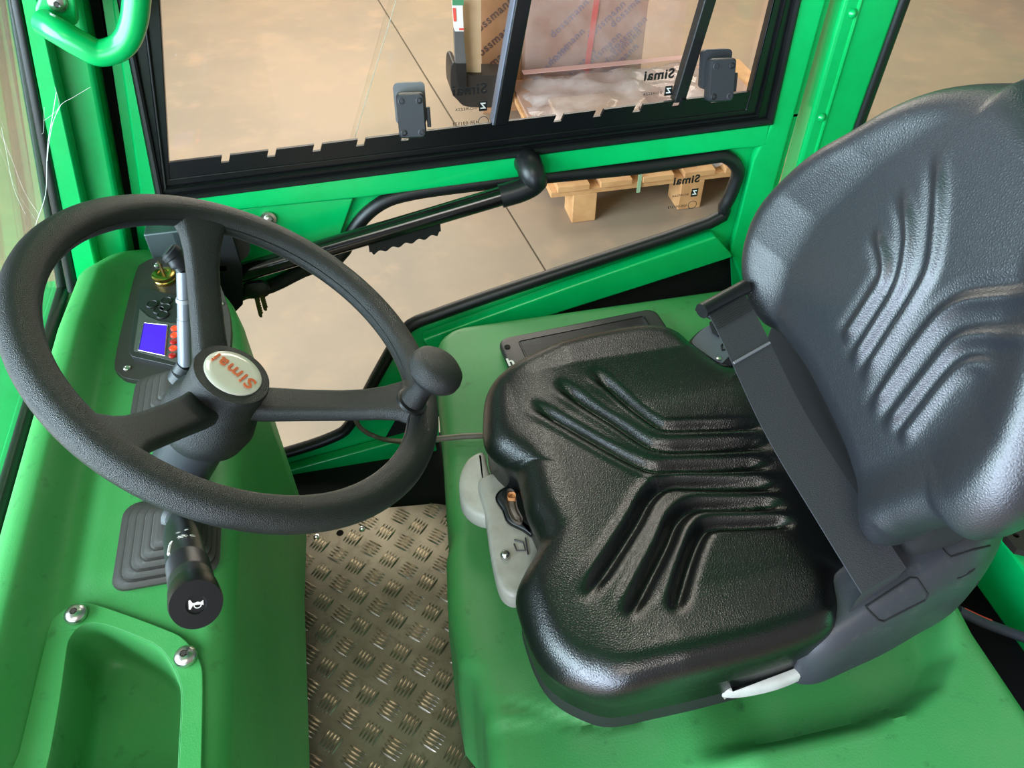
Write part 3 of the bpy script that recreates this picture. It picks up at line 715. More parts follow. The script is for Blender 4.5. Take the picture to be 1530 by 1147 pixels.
for y in ys:
    xl = float(np.interp(y, eY, eX)); xr = lerpi(y, [.1, .30, .9], [.578, .578, .66])
    drop = .02*(1-math.sqrt(max(0, 1-(max(0, y-(far-.02))/.0201)**2)))
    cl = .05*max(0, (y-.90)/.052)**3
    xl += cl
    row = [(xl-.003, .0), (xl-.002, .20), (xl, BZ-.03)]
    N = 84
    for i in range(N+1):
        t = i/N; x = xl+(xr-xl)*t; dl = x-xl; dr = xr-x; z = BZ
        rd = recess(x, y) if (x > .22 and y < .55) else .1
        if x > .20:
            f = sst(-.006, .020, rd); z += .026*(1-f)*sst(.22, .30, x); z -= .026*f*sst(.24, .34, x)*(1-sst(.42, .55, y))
        # shallow step in front of the seat
        z -= .006*(1-sst(.315, .330, y+.12*(x-.08)))*(1-sst(.16, .30, x))
        if y < .40 and x < .26: z -= .0045*float(np.exp(-(sdc(x, y)/.0035)**2))
        # front lip roll
        r1 = .022
        if dl < r1: z -= r1*(1-math.sqrt(max(0, 1-((r1-dl)/r1)**2)))
        if dr < .014: z -= .014*(1-math.sqrt(max(0, 1-((.014-dr)/.014)**2)))
        row.append((x, z-drop))
    row += [(xr, BZ-.02), (xr+.002, .15), (xr+.002, 0.0)]
    secs.append([Vector((x, y, z)) for x, z in row])
V, Fc = loft(secs, cap=False, closed=False); nrow = len(secs[0])
Fc.append(tuple((len(secs)-1)*nrow+k for k in range(nrow)))
obj('cover_shell', (V, Fc), PLAST2, ec, ang=50)
obj('wall_rear', box((1.105, .46, .30), (.02, 1.06, .52)), GREEN, kind='structure', bevel=.003)
obj('dark_gap_sheet', box((.85, .46, .06), (.50, 1.06, .02)), VOID, kind='structure')  # black plane added so the gap behind the cover reads dark
# green chassis rail behind the cover and the dark gap
fr_ = thing('chassis_side_rail', 'green steel rail beyond the dark gap at the rear of the seat', 'rail', (.71, .40, .2))
obj('rail_beam', box((.742, .46, .235), (.085, 1.04, .09)), GREEN, fr_, smooth=False, bevel=.004)
obj('rail_flange', box((.94, .46, .262), (.31, 1.04, .012)), PLAST, fr_, smooth=False, bevel=.003)
obj('rail_web', box((.760, .46, .13), (.04, 1.04, .12)), VOID, fr_, smooth=False)
br = obj('mounting_bracket', plate([tuple(onz(x, y, .29).xy) for x, y in ((1508, 782), (1545, 770), (1560, 830), (1520, 820), (1503, 800))], [[(p[0], p[1]) for p in [tuple((onz(1518, 799, .29)+Vector((.004*math.cos(k*math.pi/6), .004*math.sin(k*math.pi/6), 0))).xy) for k in range(12)]]], pz, .279, .290), mat('rusty_black_bracket', (34, 26, 22), .7), fr_, smooth=False)
hz_ = thing('wiring_harness', 'dark blue-black wiring harness with a red wire behind the belt housing', 'cable', onz(1490, 940, .25))
hp = cr([onz(1432, 912, .27), onz(1470, 930, .262), onz(1510, 945, .255), onz(1560, 962, .25)], 6)
obj('harness_sleeve', tube(hp, .006, 10), mat('blue_black_loom', (38, 40, 58), .6, bump=(400, .5)), hz_)
obj('red_wire', tube([p+Vector((.0, .004, .004)) for p in hp[2:9]], .0018, 6), mat('red_wire', (190, 40, 35), .5), hz_)
# floor cable
cb = cr([onz(545, 592, .02)+Vector((0, 0, 0)), ony(531, 618, .97), ony(540, 640, .955), ony(570, 655, .94), onz(610, 660, .20), onz(640, 657, .275), onz(690, 652, BZ+.008), onz(730, 650, BZ+.008), onz(770, 645, BZ+.008)], 8)
tag = obj('floor_cable', tube(cb[8:], .0042, 10), CABLE, label='thin grey-brown cable looping from the door sill onto the green cover', cat='cable')

# ------------------------------------------------------------------ driver's seat
seat = thing('driver_seat', 'black moulded vinyl driver seat with ribbed cushion and tall ribbed backrest', 'seat', (.27, .48, BZ-.02))
def seglist(poly):
    P = np.array([tuple(p)[:2] for p in cr([(a_, b_, 0) for a_, b_ in poly], 6)]); return P
def sdist(Q, P):
    """signed distance and arc parameter (0..1) from points Q (n,2) to polyline P"""
    A = P[:-1]; B = P[1:]; AB = B-A; L = np.hypot(AB[:, 0], AB[:, 1]); cum = np.concatenate([[0], np.cumsum(L)])
    best = np.full(len(Q), 1e9); sg = np.zeros(len(Q)); ar = np.zeros(len(Q))
    for i in range(len(A)):
        w_ = Q-A[i]; t = np.clip((w_@AB[i])/(L[i]**2+1e-12), 0, 1); q = A[i]+t[:, None]*AB[i]; d_ = np.hypot(*(Q-q).T)
        c_ = AB[i][0]*w_[:, 1]-AB[i][1]*w_[:, 0]; m_ = d_ < best
        best[m_] = d_[m_]; sg[m_] = np.where(c_[m_] > 0, 1, -1); ar[m_] = (cum[i]+t[m_]*L[i])/cum[-1]
    return best*sg, ar, cum[-1]
def pad(outline, center, rad, hfun, fn, skirt, nr=110, sub=12):
    """smooth moulded pad: star-shaped outline, rolled edge of radius rad, height function on top"""
    O = np.array([tuple(p)[:2] for p in cr([(a_, b_, 0) for a_, b_ in outline], sub, True)])
    c = np.array(center); n = len(O); rs = 1-(1-np.linspace(0.0, 1, nr))**1.5; rs = rs[1:]
    ln = np.hypot(*(O-c).T)
    # perpendicular factor
    T = np.roll(O, -1, 0)-np.roll(O, 1, 0); T /= np.hypot(*T.T)[:, None]; rdv = (O-c)/ln[:, None]; pf = np.abs(rdv[:, 0]*T[:, 1]-rdv[:, 1]*T[:, 0])
    pf = np.clip(pf, .55, 1)
    V = [fn(c[0], c[1], float(hfun(np.array([c]), np.array([.2]))[0]))]; rings = []
    for r in rs:
        Q = c+(O-c)*r; s0 = (1-r)*ln*pf
        if s0.min() < rad*1.6:
            D = np.full(n, 1e9)
            for i0 in range(0, n, 3):
                a0 = O[i0]; b0_ = O[(i0+3) % n]; ab = b0_-a0; t_ = np.clip(((Q-a0)@ab)/(ab@ab+1e-12), 0, 1); D = np.minimum(D, np.hypot(*(Q-a0-t_[:, None]*ab).T))
            s = np.minimum(s0, D)
        else: s = s0
        h = hfun(Q, s); e = np.where(s < rad, rad*(1-np.sqrt(np.clip(1-((rad-s)/rad)**2, 0, 1))), 0)
        for _ in range(3): e = sum(np.roll(e, q_) for q_ in range(-5, 6))/11
        rings.append((Q, h-e))
    for ins, z in skirt:
        Q = c+(O-c)*(1-ins/ln)[:, None]; rings.append((Q, np.full(n, z)))
    for Q, h in rings: V += [fn(Q[k][0], Q[k][1], float(h[k])) for k in range(n)]
    Fc = [(0, 1+k, 1+(k+1) % n) for k in range(n)]
    for i in range(len(rings)-1):
        for k in range(n): a_ = 1+i*n+k; b_ = 1+i*n+(k+1) % n; Fc.append((a_, a_+n, b_+n, b_))
    Fc.append(tuple(1+(len(rings)-1)*n+k for k in range(n)))
    return V, Fc
CU = .398     # height where the cushion outline was measured
cush_px = [(721, 625), (726, 590), (748, 565), (800, 543), (850, 528), (900, 517), (965, 508), (1005, 516), (1035, 540), (1078, 562), (1115, 556)]
co = [tuple(onz(x, y, CU).xy) for x, y in cush_px]+[(.455, .655), (.475, .60), (.48, .48), (.47, .36), (.435, .330)]
co += [tuple(onz(x, y, CU).xy) for x, y in ((1255, 888), (1246, 930), (1228, 962), (1160, 990), (1080, 1012), (1000, 1030), (920, 1045), (865, 1030), (822, 1003), (795, 965), (775, 910), (771, 880), (783, 853), (802, 825), (801, 800), (786, 765), (779, 735), (770, 705), (752, 693), (733, 675), (723, 655))]
cen = (.265, .475)
def pth(pts, z): return seglist([tuple(onz(x, y, z).xy) for x, y in pts])
def zz(x, y): return (740+x/2.123, 540+y/2.123)
TZ = .425
gr = [  # dark grooves on the cushion (start, bend, end)
    ([zz(95, 128), zz(200, 188), zz(330, 262), (zz(440, 318)), zz(510, 340), zz(600, 333), zz(900, 322)], .0085),
    ([zz(178, 72), zz(270, 130), zz(380, 196), zz(480, 258), zz(545, 272), zz(640, 268), zz(900, 258)], .0095),
    ([zz(290, 45), zz(370, 95), zz(450, 155), zz(520, 200), zz(560, 207), zz(660, 203), zz(880, 200)], .0095),
    ([zz(270, 770), zz(350, 660), zz(440, 520), zz(490, 430), zz(545, 388), zz(640, 382), zz(920, 385)], .0085),
    ([zz(410, 835), zz(470, 720), zz(540, 580), zz(575, 500), zz(630, 455), zz(720, 448), zz(940, 445)], .0095),
    ([zz(560, 820), zz(580, 750), zz(620, 620), zz(655, 540), zz(690, 515), zz(780, 510), zz(960, 505)], .0095)]
grooves = [(pth(p, TZ), a_) for p, a_ in gr]
side = [-1, -1, -1, 1, 1, 1]
def hc_fun(Q, s):
    x, y = Q[:, 0], Q[:, 1]
    h = np.full(len(Q), .429)
    # side bolsters along both long edges and front lip
    cy = y-.475
    h += .012*np.clip((np.abs(cy)-.12)/.07, 0, 1)**1.5*np.clip((x-.14)/.08, 0, 1)
    h -= .020*np.clip((.17-x)/.09, 0, 1)**1.6
    h -= .008*np.exp(-((x-.34)/.09)**2-(cy/.10)**2)
    for k, (P, a_) in enumerate(grooves):
        d_, t, L = sdist(Q, P); amp = np.clip(t/.14, 0, 1)*np.clip((1-t)/.10, 0, 1); amp = amp*amp*(3-2*amp)
        d_ = d_*(1 if k < 3 else -1)
        h -= 1.05*a_*amp*np.exp(-((d_-.001)/.0064)**2)
        h += .0022*amp*np.exp(-((d_+.0125)/.006)**2)
    return h
cg = pad(co, cen, .030, hc_fun, lambda u, v, w: Vector((u, v, w)), [(.001, .385), (.006, .368), (.006, .345), (.012, .338)])
obj('seat_cushion', cg, LEATH, seat, ang=180)
pan_o = [(cen[0]+(a_-cen[0])*.955, cen[1]+(b_-cen[1])*.955) for a_, b_ in co]
obj('seat_pan', pad(pan_o, cen, .006, lambda Q, s: np.full(len(Q), .35), pz, [(0, .312), (.012, .300), (.05, .296)], 6, 6), mat('black_seat_pan', (22, 20, 20), .6), seat, ang=50)
obj('suspension_box', box((.29, .47, .292), (.30, .26, .04)), VOID, seat, bevel=.01)
# backrest
tb = math.radians(16); bn = Vector((-math.cos(tb), 0, math.sin(tb))); bu = Vector((math.sin(tb), 0, math.cos(tb)))
BO = Vector((.437, .487, .50))
def BF(u, v, w): return BO+Vector((0, 1, 0))*u+bu*v+bn*w
def bk(x, y, off=0.0):
    p = onp(x, y, BO+bn*off, bn)-BO; return (p.y, p.dot(bu))
bo = [bk(1147, 478), bk(1137, 420), bk(1141, 365), bk(1166, 305), bk(1225, 243), bk(1300, 192), bk(1350, 158), bk(1400, 134), bk(1450, 122), bk(1500, 119), bk(1540, 122)]
hw = bo[-1][0]
near = [(-p[0]-.004, p[1]) for p in bo[::-1] if p[0] > .05]
near = [p for p in near if p[1] > .03]
bo2 = bo[:]+near+[bk(1440, 783), bk(1385, 792), bk(1350, 806), bk(1318, 812), bk(1290, 745), bk(1262, 665), bk(1210, 560), bk(1165, 500)]
bcen = (0.0, .14)
def zb_(x, y): return (1100+x/1.912, 100+y/1.912)
OFF = .03
bgr = [([zb_(548, 215), zb_(556, 320), zb_(552, 440), zb_(535, 570), zb_(490, 660), zb_(420, 770), zb_(330, 910)], .0075),
       ([zb_(445, 335), zb_(468, 420), zb_(470, 510), zb_(445, 620), zb_(390, 720), zb_(300, 860)], .0075),
       ([zb_(370, 450), zb_(398, 520), zb_(402, 590), zb_(365, 660), zb_(280, 790)], .0070),
       ([zb_(880, 645), zb_(760, 655), zb_(640, 668), zb_(575, 700), zb_(520, 760), zb_(440, 870), zb_(355, 1000)], .0075),
       ([zb_(880, 775), zb_(760, 768), zb_(660, 768), zb_(600, 790), zb_(540, 860), zb_(470, 950), zb_(395, 1045)], .0075),
       ([zb_(740, 870), zb_(680, 848), zb_(630, 856), zb_(580, 900), zb_(510, 990), zb_(440, 1080)], .0065)]
bgl = []
for p, a_ in bgr:
    bgl.append((seglist([bk(x, y, OFF) for x, y in p]), a_))
ridge_px = [zb_(560, 130), zb_(480, 230), zb_(400, 330), zb_(310, 470), zb_(262, 600), zb_(250, 720), zb_(250, 820), zb_(275, 920), zb_(330, 1020), zb_(430, 1090)]
rid = seglist([bk(x, y, OFF) for x, y in ridge_px])
rid2 = rid.copy(); rid2[:, 0] *= -1
def hb_fun(Q, s):
    u, v = Q[:, 0], Q[:, 1]
    h = np.full(len(Q), .034)
    # bolsters rise outside the ridge lines, centre is dished
    cent = np.abs(u)
    edge = np.interp(v, [-.05, .02, .08, .14, .22, .30, .36], [.10, .125, .150, .150, .12, .075, .04])
    tt = np.clip((cent-edge)/.045, -0.6, 1); tt = (tt+.6)/1.6; sm = tt*tt*(3-2*tt)
    h += -.014+.024*sm*np.interp(v, [-.06, 0, .2, .34], [.35, 1, .9, .3])
    h -= .010*np.clip((v-.22)/.14, 0, 1)**1.5
    for k, (P, a_) in enumerate(bgl):
        d_, t, L = sdist(Q, P); amp = np.clip(t/.2, 0, 1)*np.clip((1-t)/.14, 0, 1) if k != 3 and k != 4 else np.clip((1-t)/.14, 0, 1)*np.clip(t/.04, 0, 1)
        amp = amp*amp*(3-2*amp)
        h += .8*a_*amp*np.exp(-((d_)/.0060)**2)
        h -= .3*a_*amp*np.exp(-((d_-.012)/.006)**2)
    return h
bg = pad(bo2, bcen, .034, hb_fun, BF, [(.001, -.010), (.004, -.022), (.012, -.032)], 120, 12)
obj('backrest', bg, LEATHB, seat, ang=180)
obj('backrest_shell', pad([(p[0]*.96, .14+(p[1]-.14)*.965) for p in bo2], bcen, .006, lambda Q, s: np.full(len(Q), -.018), BF, [(0, -.03), (.02, -.06), (.05, -.075)], 6, 6), BLACK, seat, ang=50)
obj('recliner_frame', loft([[Vector((x, y, z)) for x, y in rrect(cx, .487, .05, .30, .012, 3)] for cx, z in ((.488, .30), (.488, .40), (.500, .52))for x in (0,)] if False else [[Vector((a_, b_, z)) for a_, b_ in rrect(cx, .490, .06, .32, .012, 3)] for cx, z in ((.488, .29), (.485, .40), (.492, .52), (.505, .56))]), VOID, seat, ang=50)
# belt-side housing (hip guard)
hs = []
HX = [.345, .352, .372, .41, .45, .49, .53, .565, .588, .598]
for i, x in enumerate(HX):
    t = (x-.345)/.253
    e = [.55, .85, .97, 1, 1, 1, 1, .93, .8, .55][i]
    yo = np.interp(x, [.345, .37, .45, .54, .60], [.276, .274, .288, .310, .345]); yi = np.interp(t, [0, .3, 1], [.33, .355, .42])
    zt = np.interp(t, [0, .25, .55, .8, 1], [.405, .430, .450, .455, .440]); zb2 = np.interp(t, [0, .5, 1], [.318, .318, .335])
    cy_ = (yo+yi)/2; cz_ = (zt+zb2)/2; hw_ = (yi-yo)/2*e; hh = (zt-zb2)/2*(.35+.65*e)
    sec = [(-1.0, -.62), (-1.04, -.2), (-1.02, .30), (-.86, .70), (-.52, .96), (-.1, 1.0), (.5, 1.0), (.92, .90), (1, .6), (1, -.8), (.8, -1), (-.6, -1), (-.88, -.88)]
    hs.append([Vector((x, cy_+hw_*p, cz_+hh*q)) for p, q in sec])
fine = []
P_ = [cr([s[k] for s in hs], 4) for k in range(len(hs[0]))]
for i in range(len(P_[0])): fine.append(cr([P_[k][i] for k in range(len(P_))], 3, True))
hous = obj('belt_housing', loft(fine), GREYP, seat, ang=35)
from mathutils.bvhtree import BVHTree
hv_, hf_ = loft(fine); bvh = BVHTree.FromPolygons([tuple(p) for p in hv_], hf_)
def onh(x, y, up=0.0):
    h = bvh.ray_cast(CAM, ray(x, y).normalized()); p, nn_ = h[0], h[1]
    if p is None: h = bvh.find_nearest(onz(x, y, .44)); p, nn_ = h[0], h[1]
    if nn_.dot(CAM-p) < 0: nn_ = -nn_
    return p+nn_*up
def seam(nm, pxs, r=.0011, closed=True):
    pts = []
    L = pxs+[pxs[0]] if closed else pxs
    for a_, b_ in zip(L[:-1], L[1:]):
        for q in range(5): pts.append(onh(a_[0]+(b_[0]-a_[0])*q/5, a_[1]+(b_[1]-a_[1])*q/5))
    if not closed: pts.append(onh(*L[-1]))
    obj(nm, tube(pts, r, 6, closed), VOID, hous)
seam('cover_seam', [(1293, 906), (1360, 863), (1370, 864), (1386, 888), (1382, 896), (1320, 928), (1312, 926), (1300, 914)])
seam('cover_seam', [(1394, 800), (1412, 826), (1420, 832), (1450, 822), (1479, 815)], closed=False)
seam('side_plug_seam', [(1455, 880), (1462, 868), (1478, 860), (1482, 866), (1474, 878), (1460, 884)], .0007)
# covers of the housing: thin caps lying on it
def hcap(pxs, zc, nm):
    pts = [onz(x, y, zc(x, y)) for x, y in pxs]
    c0 = sum(pts, Vector())/len(pts); nrm = (pts[1]-pts[0]).cross(pts[-1]-pts[0]).normalized()
    if nrm.z < 0: nrm = -nrm
    V = [p-nrm*.004 for p in pts]+[p+nrm*.0025 for p in pts]; n_ = len(pts)
    Fc = [tuple(range(n_)), tuple(range(n_, 2*n_))]+[(k, (k+1) % n_, n_+(k+1) % n_, n_+k) for k in range(n_)]
    obj(nm, (V, Fc), mat('charcoal_cap_'+nm, (62, 63, 70), .42), hous, smooth=False, bevel=.0012)
    return pts, nrm
# pull lever on the near side
def curved_handle(name, pxs, z0, z1, mt, par, bev=.004, **kw):
    pts = [tuple(onz(x, y, z1).xy) for x, y in pxs]; pts = [(p.x, p.y) for p in cr([(a_, b_, 0) for a_, b_ in pts], 4, True)]
    rings = []
    for ins, z in ((.004, z0), (.001, z0+.003), (0, z0+.006), (0, z1-.005), (.0012, z1-.002), (.004, z1), (.008, z1+.0004)):
        rings.append([Vector((a_, b_, z)) for a_, b_ in inset(pts, ins)])
    return obj(name, loft(rings), mt, par, ang=60, **kw)
curved_handle('recline_lever', [(1083, 1027), (1120, 1004), (1160, 988), (1205, 975), (1228, 973), (1230, 985), (1212, 1000), (1165, 1020), (1110, 1031)], .330, .352, LGREY2, seat)
curved_handle('slide_handle', [(722, 674), (700, 683), (688, 705), (686, 730), (692, 752), (712, 768), (735, 768), (742, 730), (730, 700)], .312, .340, LGREY2, seat)
wh = curved_handle('weight_handle', [(714, 722), (722, 710), (745, 704), (775, 712), (800, 740), (812, 800), (800, 840), (790, 868), (775, 888), (757, 886), (744, 868), (733, 820), (724, 760)], .322, .352, LGREY, seat, label='speckled beige-grey adjuster handle with dial window')
curved_handle('dial_window_frame', [(740, 742), (752, 728), (775, 725), (800, 760), (800, 800), (780, 790), (758, 778), (750, 760)], .350, .357, BLACK, wh)
curved_handle('dial_window', [(757, 735), (764, 731), (770, 738), (773, 758), (781, 775), (777, 781), (766, 776), (758, 758)], .356, .3605, mat('brown_dial_window', (92, 82, 74), .2), wh)
curved_handle('dial_marker', [(759, 739), (769, 738), (770, 746), (760, 746)], .3600, .3625, mat('orange_marker', (196, 132, 82), .3), wh)
button_bolt('handle_rivet', onz(755, 829, .355), .0055, wh)
# weight symbol embossed on the handle
sy = [onz(x, y, .3535) for x, y in ((768, 806), (782, 810), (785, 822), (772, 822), (768, 812))]
obj('weight_symbol', join(tube(sy, .0009, 6), tube([onz(785, 803, .3535), onz(789, 828, .3535)], .0009, 6)), GREYP, wh)

# ------------------------------------------------------------------ seat belt
bt = thing('seat_belt', 'dark grey seat belt strap lying diagonally across the cushion and backrest joint', 'seat belt', onz(1200, 680, .5))
b0, b1 = onz(1288, 886, .452), onz(1354, 848, .452); t0, t1 = onz(1056, 466, .545), onz(1110, 436, .545)
rows = []
for k in range(41):
    t = k/40; l = b0.lerp(t0, t); r_ = b1.lerp(t1, t); sag = -.012*math.sin(math.pi*t)+.004*math.sin(t*9)*t
    v0 = Vector((0, 0, sag)); rows.append((l+v0, r_+v0))
rows = [(b0+Vector((-.004, -.002, -.03)), b1+Vector((-.004, -.002, -.03))), (b0+Vector((-.003, -.001, -.010)), b1+Vector((-.003, -.001, -.010)))]+rows
nr_ = []
for l, r_ in rows:
    sec = []
    for q in range(7):
        s = q/6; sec.append(l.lerp(r_, s))
    nr_.append(sec+[p-Vector((0, 0, .0016)) for p in sec[::-1]])
obj('strap', loft(nr_), BELT, bt, ang=30)
def onstrap(t, s, up=.0): 
    i = t*40+2; a_ = rows[int(i)]; return a_[0].lerp(a_[1], s)+Vector((0, 0, up))
obj('strap_seam', tube([onstrap(.80, s, .0008) for s in (0.02, .25, .5, .75, .98)], .0016, 6), mat('grey_stitching', (112, 112, 116), .6), bt)
V_ = []
for r0 in range(9):
    for c0 in range(22):
        p = onstrap(.975, (c0+.5)/22, .0009)+(t0-b0).normalized()*(-.0026*r0+.004); V_.append(box(p, (.0012, .0012, .0006)))
obj('stitch_block', join(*V_), mat('black_stitches', (16, 16, 17), .6), bt, smooth=False)
dT = (t1-t0).normalized()
obj('tongue_bar', tube([t0-dT*.006+Vector((0, .004, .001)), t1+dT*.006+Vector((0, .004, .001))], .0085, 16), BLACK, bt)
obj('tongue_plate', box((t0.lerp(t1, .45)+Vector((.0, .012, -.012))), (.05, .022, .004), Matrix.Rotation(.5, 3, 'Z')), BLACK, bt, bevel=.001)
# buckle on the far side of the cushion
bz = .425
bpx = [(1026, 512), (1040, 492), (1060, 480), (1085, 470), (1110, 500), (1105, 545), (1075, 547), (1045, 530)]
bk_ = thing('belt_buckle', 'grey and black seat belt buckle wedged between cushion and tablet side', 'buckle', onz(1065, 515, bz))
pts = [tuple(onz(x, y, bz).xy) for x, y in bpx]; pts = [(p.x, p.y) for p in cr([(a_, b_, 0) for a_, b_ in pts], 4, True)]
rings = [[Vector((a_, b_, z)) for a_, b_ in inset(pts, i_)] for i_, z in ((.003, bz-.06), (0, bz-.05), (0, bz-.012), (.002, bz-.005), (.006, bz))]
obj('buckle_body', loft(rings), BLACK, bk_, ang=50)
obj('buckle_face', plate(inset(pts, .0065), [], pz, bz-.001, bz+.0015), mat('satin_grey_face', (104, 104, 116), .35, .3), bk_, smooth=False, bevel=.0006)
obj('buckle_slot', tube([onz(x, y, bz+.002) for x, y in ((1084, 510), (1078, 516), (1079, 523), (1088, 521))], .0012, 6), VOID, bk_)
obj('buckle_slot', tube([onz(x, y, bz+.004) for x, y in ((1063, 482), (1067, 494), (1075, 500))], .003, 8), VOID, bk_)
obj('buckle_rivet', lathe([(.003, 0), (.003, .0012), (0, .0018)], onz(1074, 536, bz+.002), (0, 0, 1), 14), STEEL, bk_)
obj('buckle_cutout', plate([tuple(onz(x, y, bz).xy) for x, y in ((1078, 545), (1092, 530), (1102, 530), (1104, 545))], [], pz, bz+.0010, bz+.0022), VOID, bk_, smooth=False)

# ------------------------------------------------------------------ tablet
tz = BZ+.004
T = thing('tablet', 'black tablet with a dusty screen lying on the green cover behind the seat', 'tablet', onz(870, 515, tz))
tq = [onz(743, 506, tz+.012), onz(978, 459, tz+.012), onz(996, 530, tz+.012), onz(765, 590, tz+.012)]
tx = (tq[1]-tq[0]); tw = tx.length; tx.normalize(); ty = Vector((0, 0, 1)).cross(tx); th = .165
tcn = tq[0]+tx*tw/2-ty*th/2
tf = lambda u, v, w: tcn+tx*u+ty*v+Vector((0, 0, w-.012))
rings = [[tf(u, v, z) for u, v in rrect(0, 0, tw-2*i_, th-2*i_, .016, 6)] for i_, z in ((.003, 0), (0, .003), (0, .009), (.0015, .0115), (.004, .012))]
obj('tablet_case', loft(rings), mat('charcoal_tablet_case', (42, 41, 41), .45), T, ang=50)
obj('tablet_screen', plate(rrect(.002, 0, tw-.058, th-.034, .003), [], tf, .0118, .0128), TABG, T, smooth=False)
obj('screen_border', tube([tf(u, v, .0126) for u, v in rrect(.002, 0, tw-.054, th-.030, .003)], .001, 6, True), BLACK, T)
obj('camera_lens', lathe([(.0045, 0), (.0045, .0006), (.003, .0006), (0, .0004)], onz(758, 518, tz+.0125), (0, 0, 1), 20), VOID, T)
text('case_letter', 'h', .026, onz(763, 552, tz+.0132), ty, -tx, WHITE, T, bold=.03) if False else text('case_letter', 'h', .022, onz(763, 541, tz+.0132), tx, ty, WHITE, T, bold=.03)

# ------------------------------------------------------------------ grab handle
gh = thing('grab_handle', 'glossy green bent tube grab handle bolted to the front pillar', 'grab handle', ony(85, 20, .93))
gy = .90
gp = cr([ony(66, 34, .925), ony(90, 48, .905), ony(120, 66, gy), ony(150, 79, gy), ony(182, 68, gy), ony(199, 36, gy), ony(206, -20, gy), ony(212, -90, gy)], 5)
gp += [gp[-1]+Vector((.03, 0, .20)), gp[-1]+Vector((.02, .05, .24))]
obj('handle_tube', tube(gp, .0135, 20), GREEN, gh, ang=60)
fl_px = [(52, 30), (52, 12), (62, -15), (95, -25), (112, 0), (116, 35), (100, 48), (66, 50)]
obj('mount_flange', plate([tuple(ony(x, y, .93).xz) for x, y in fl_px], [], lambda u, v, w: Vector((u, .93+w, v)), 0, .012), GREEN, gh, smooth=False, bevel=.003)
button_bolt('handle_bolt', ony(86, 4, .929), .0095, gh, (0, -1, 0))
# cobweb strands
cw = []
def strand(pxs, Y, r): return tube(cr([ony(x, y, Y) for x, y in pxs], 4), r, 4)
cw += [strand([(84, 138), (78, 175), (72, 210), (70, 240), (68, 290), (55, 330), (52, 345)], .93, .0004), strand([(92, 155), (80, 180), (73, 215), (71, 240)], .93, .00028),
       strand([(66, 160), (65, 195), (62, 200)], .93, .00016), strand([(135, 130), (110, 145), (90, 158), (76, 190)], .93, .00016), strand([(82, 130), (88, 160), (66, 180)], .93, .00016),
       strand([(2, 190), (10, 230), (20, 280), (38, 320)], .90, .0002)]
obj('cobweb', join(*cw), mat('white_web', (235, 235, 230), .5), kind='stuff', label='white cobweb strands hanging on the front pillar and windscreen', cat='cobweb')

# ------------------------------------------------------------------ pallet and load outside
pl = thing('pallet', 'pale wooden pallet on the hall floor seen through the lower door pane', 'pallet', (1.1, 2.8, GZ))
PX0, PY0 = .655, 2.235
BLK = []
for bx in (0.045, .43, .83):
    for by in (0.05, .40, .75):
        BLK.append(obj('pallet_block', box((PX0+bx+.04, PY0+by, GZ+.055), (.085, .10, .110)), WOOD, pl, smooth=False, bevel=.004))
for by in (0.05, .4, .75): obj('stringer_board', box((PX0+.45, PY0+by, GZ+.1205), (.97, .10, .021)), WOOD, pl, smooth=False, bevel=.002)
for i in range(7): obj('deck_board', box((PX0-.02+.06+i*.148, PY0+.4, GZ+.142), (.11, .82, .021)), WOOD, pl, smooth=False, bevel=.002)
obj('green_strap', box((ony(955, 275, PY0-.004).x, PY0-.004, GZ+.13), (.012, .004, .07)), mat('pale_green_strap', (150, 180, 140), .4), pl)
# low wrapped goods lying on the pallet
ld = thing('wrapped_parts', 'flat parts under crumpled clear film on the wooden pallet', 'goods', (1.0, 2.6, GZ+.15))
for (cx, cy, sx, sy, sz, mt) in ((1.10, 2.64, .90, .74, .012, CARDP), (.93, 2.58, .36, .44, .030, WOODL), (1.32, 2.62, .22, .60, .045, CARDP)):
    obj('wrapped_board', box((cx, cy, GZ+.153+sz/2), (sx, sy, sz)), mt, ld, smooth=False, bevel=.003)
V = []; Fc = []
nx, ny = 40, 36
for j in range(ny+1):
    for i in range(nx+1):
        u, v = i/nx, j/ny; x = .66+.85*u; y = 2.25+.79*v
        e = min(u, 1-u, v, 1-v)*6; z = GZ+.156+min(1, e)*.055+.014*math.sin(u*23+3*math.sin(v*9))*math.sin(v*17+2*math.sin(u*7))+random.uniform(-.003, .003)
        V.append((x, y, z))
for j in range(ny):
    for i in range(nx): a_ = j*(nx+1)+i; Fc.append((a_, a_+1, a_+nx+2, a_+nx+1))
obj('film_sheet', (V, Fc), glassmat('white_crumpled_film', (.97, .95, .94), 1.2, .50), ld, ang=180)
for by in (2.32, 2.97):
    obj('red_print_strip', box((1.08, by, GZ+.215), (.78, .035, .002)), mat('pale_red_print', (206, 158, 142), .5), ld, smooth=False)
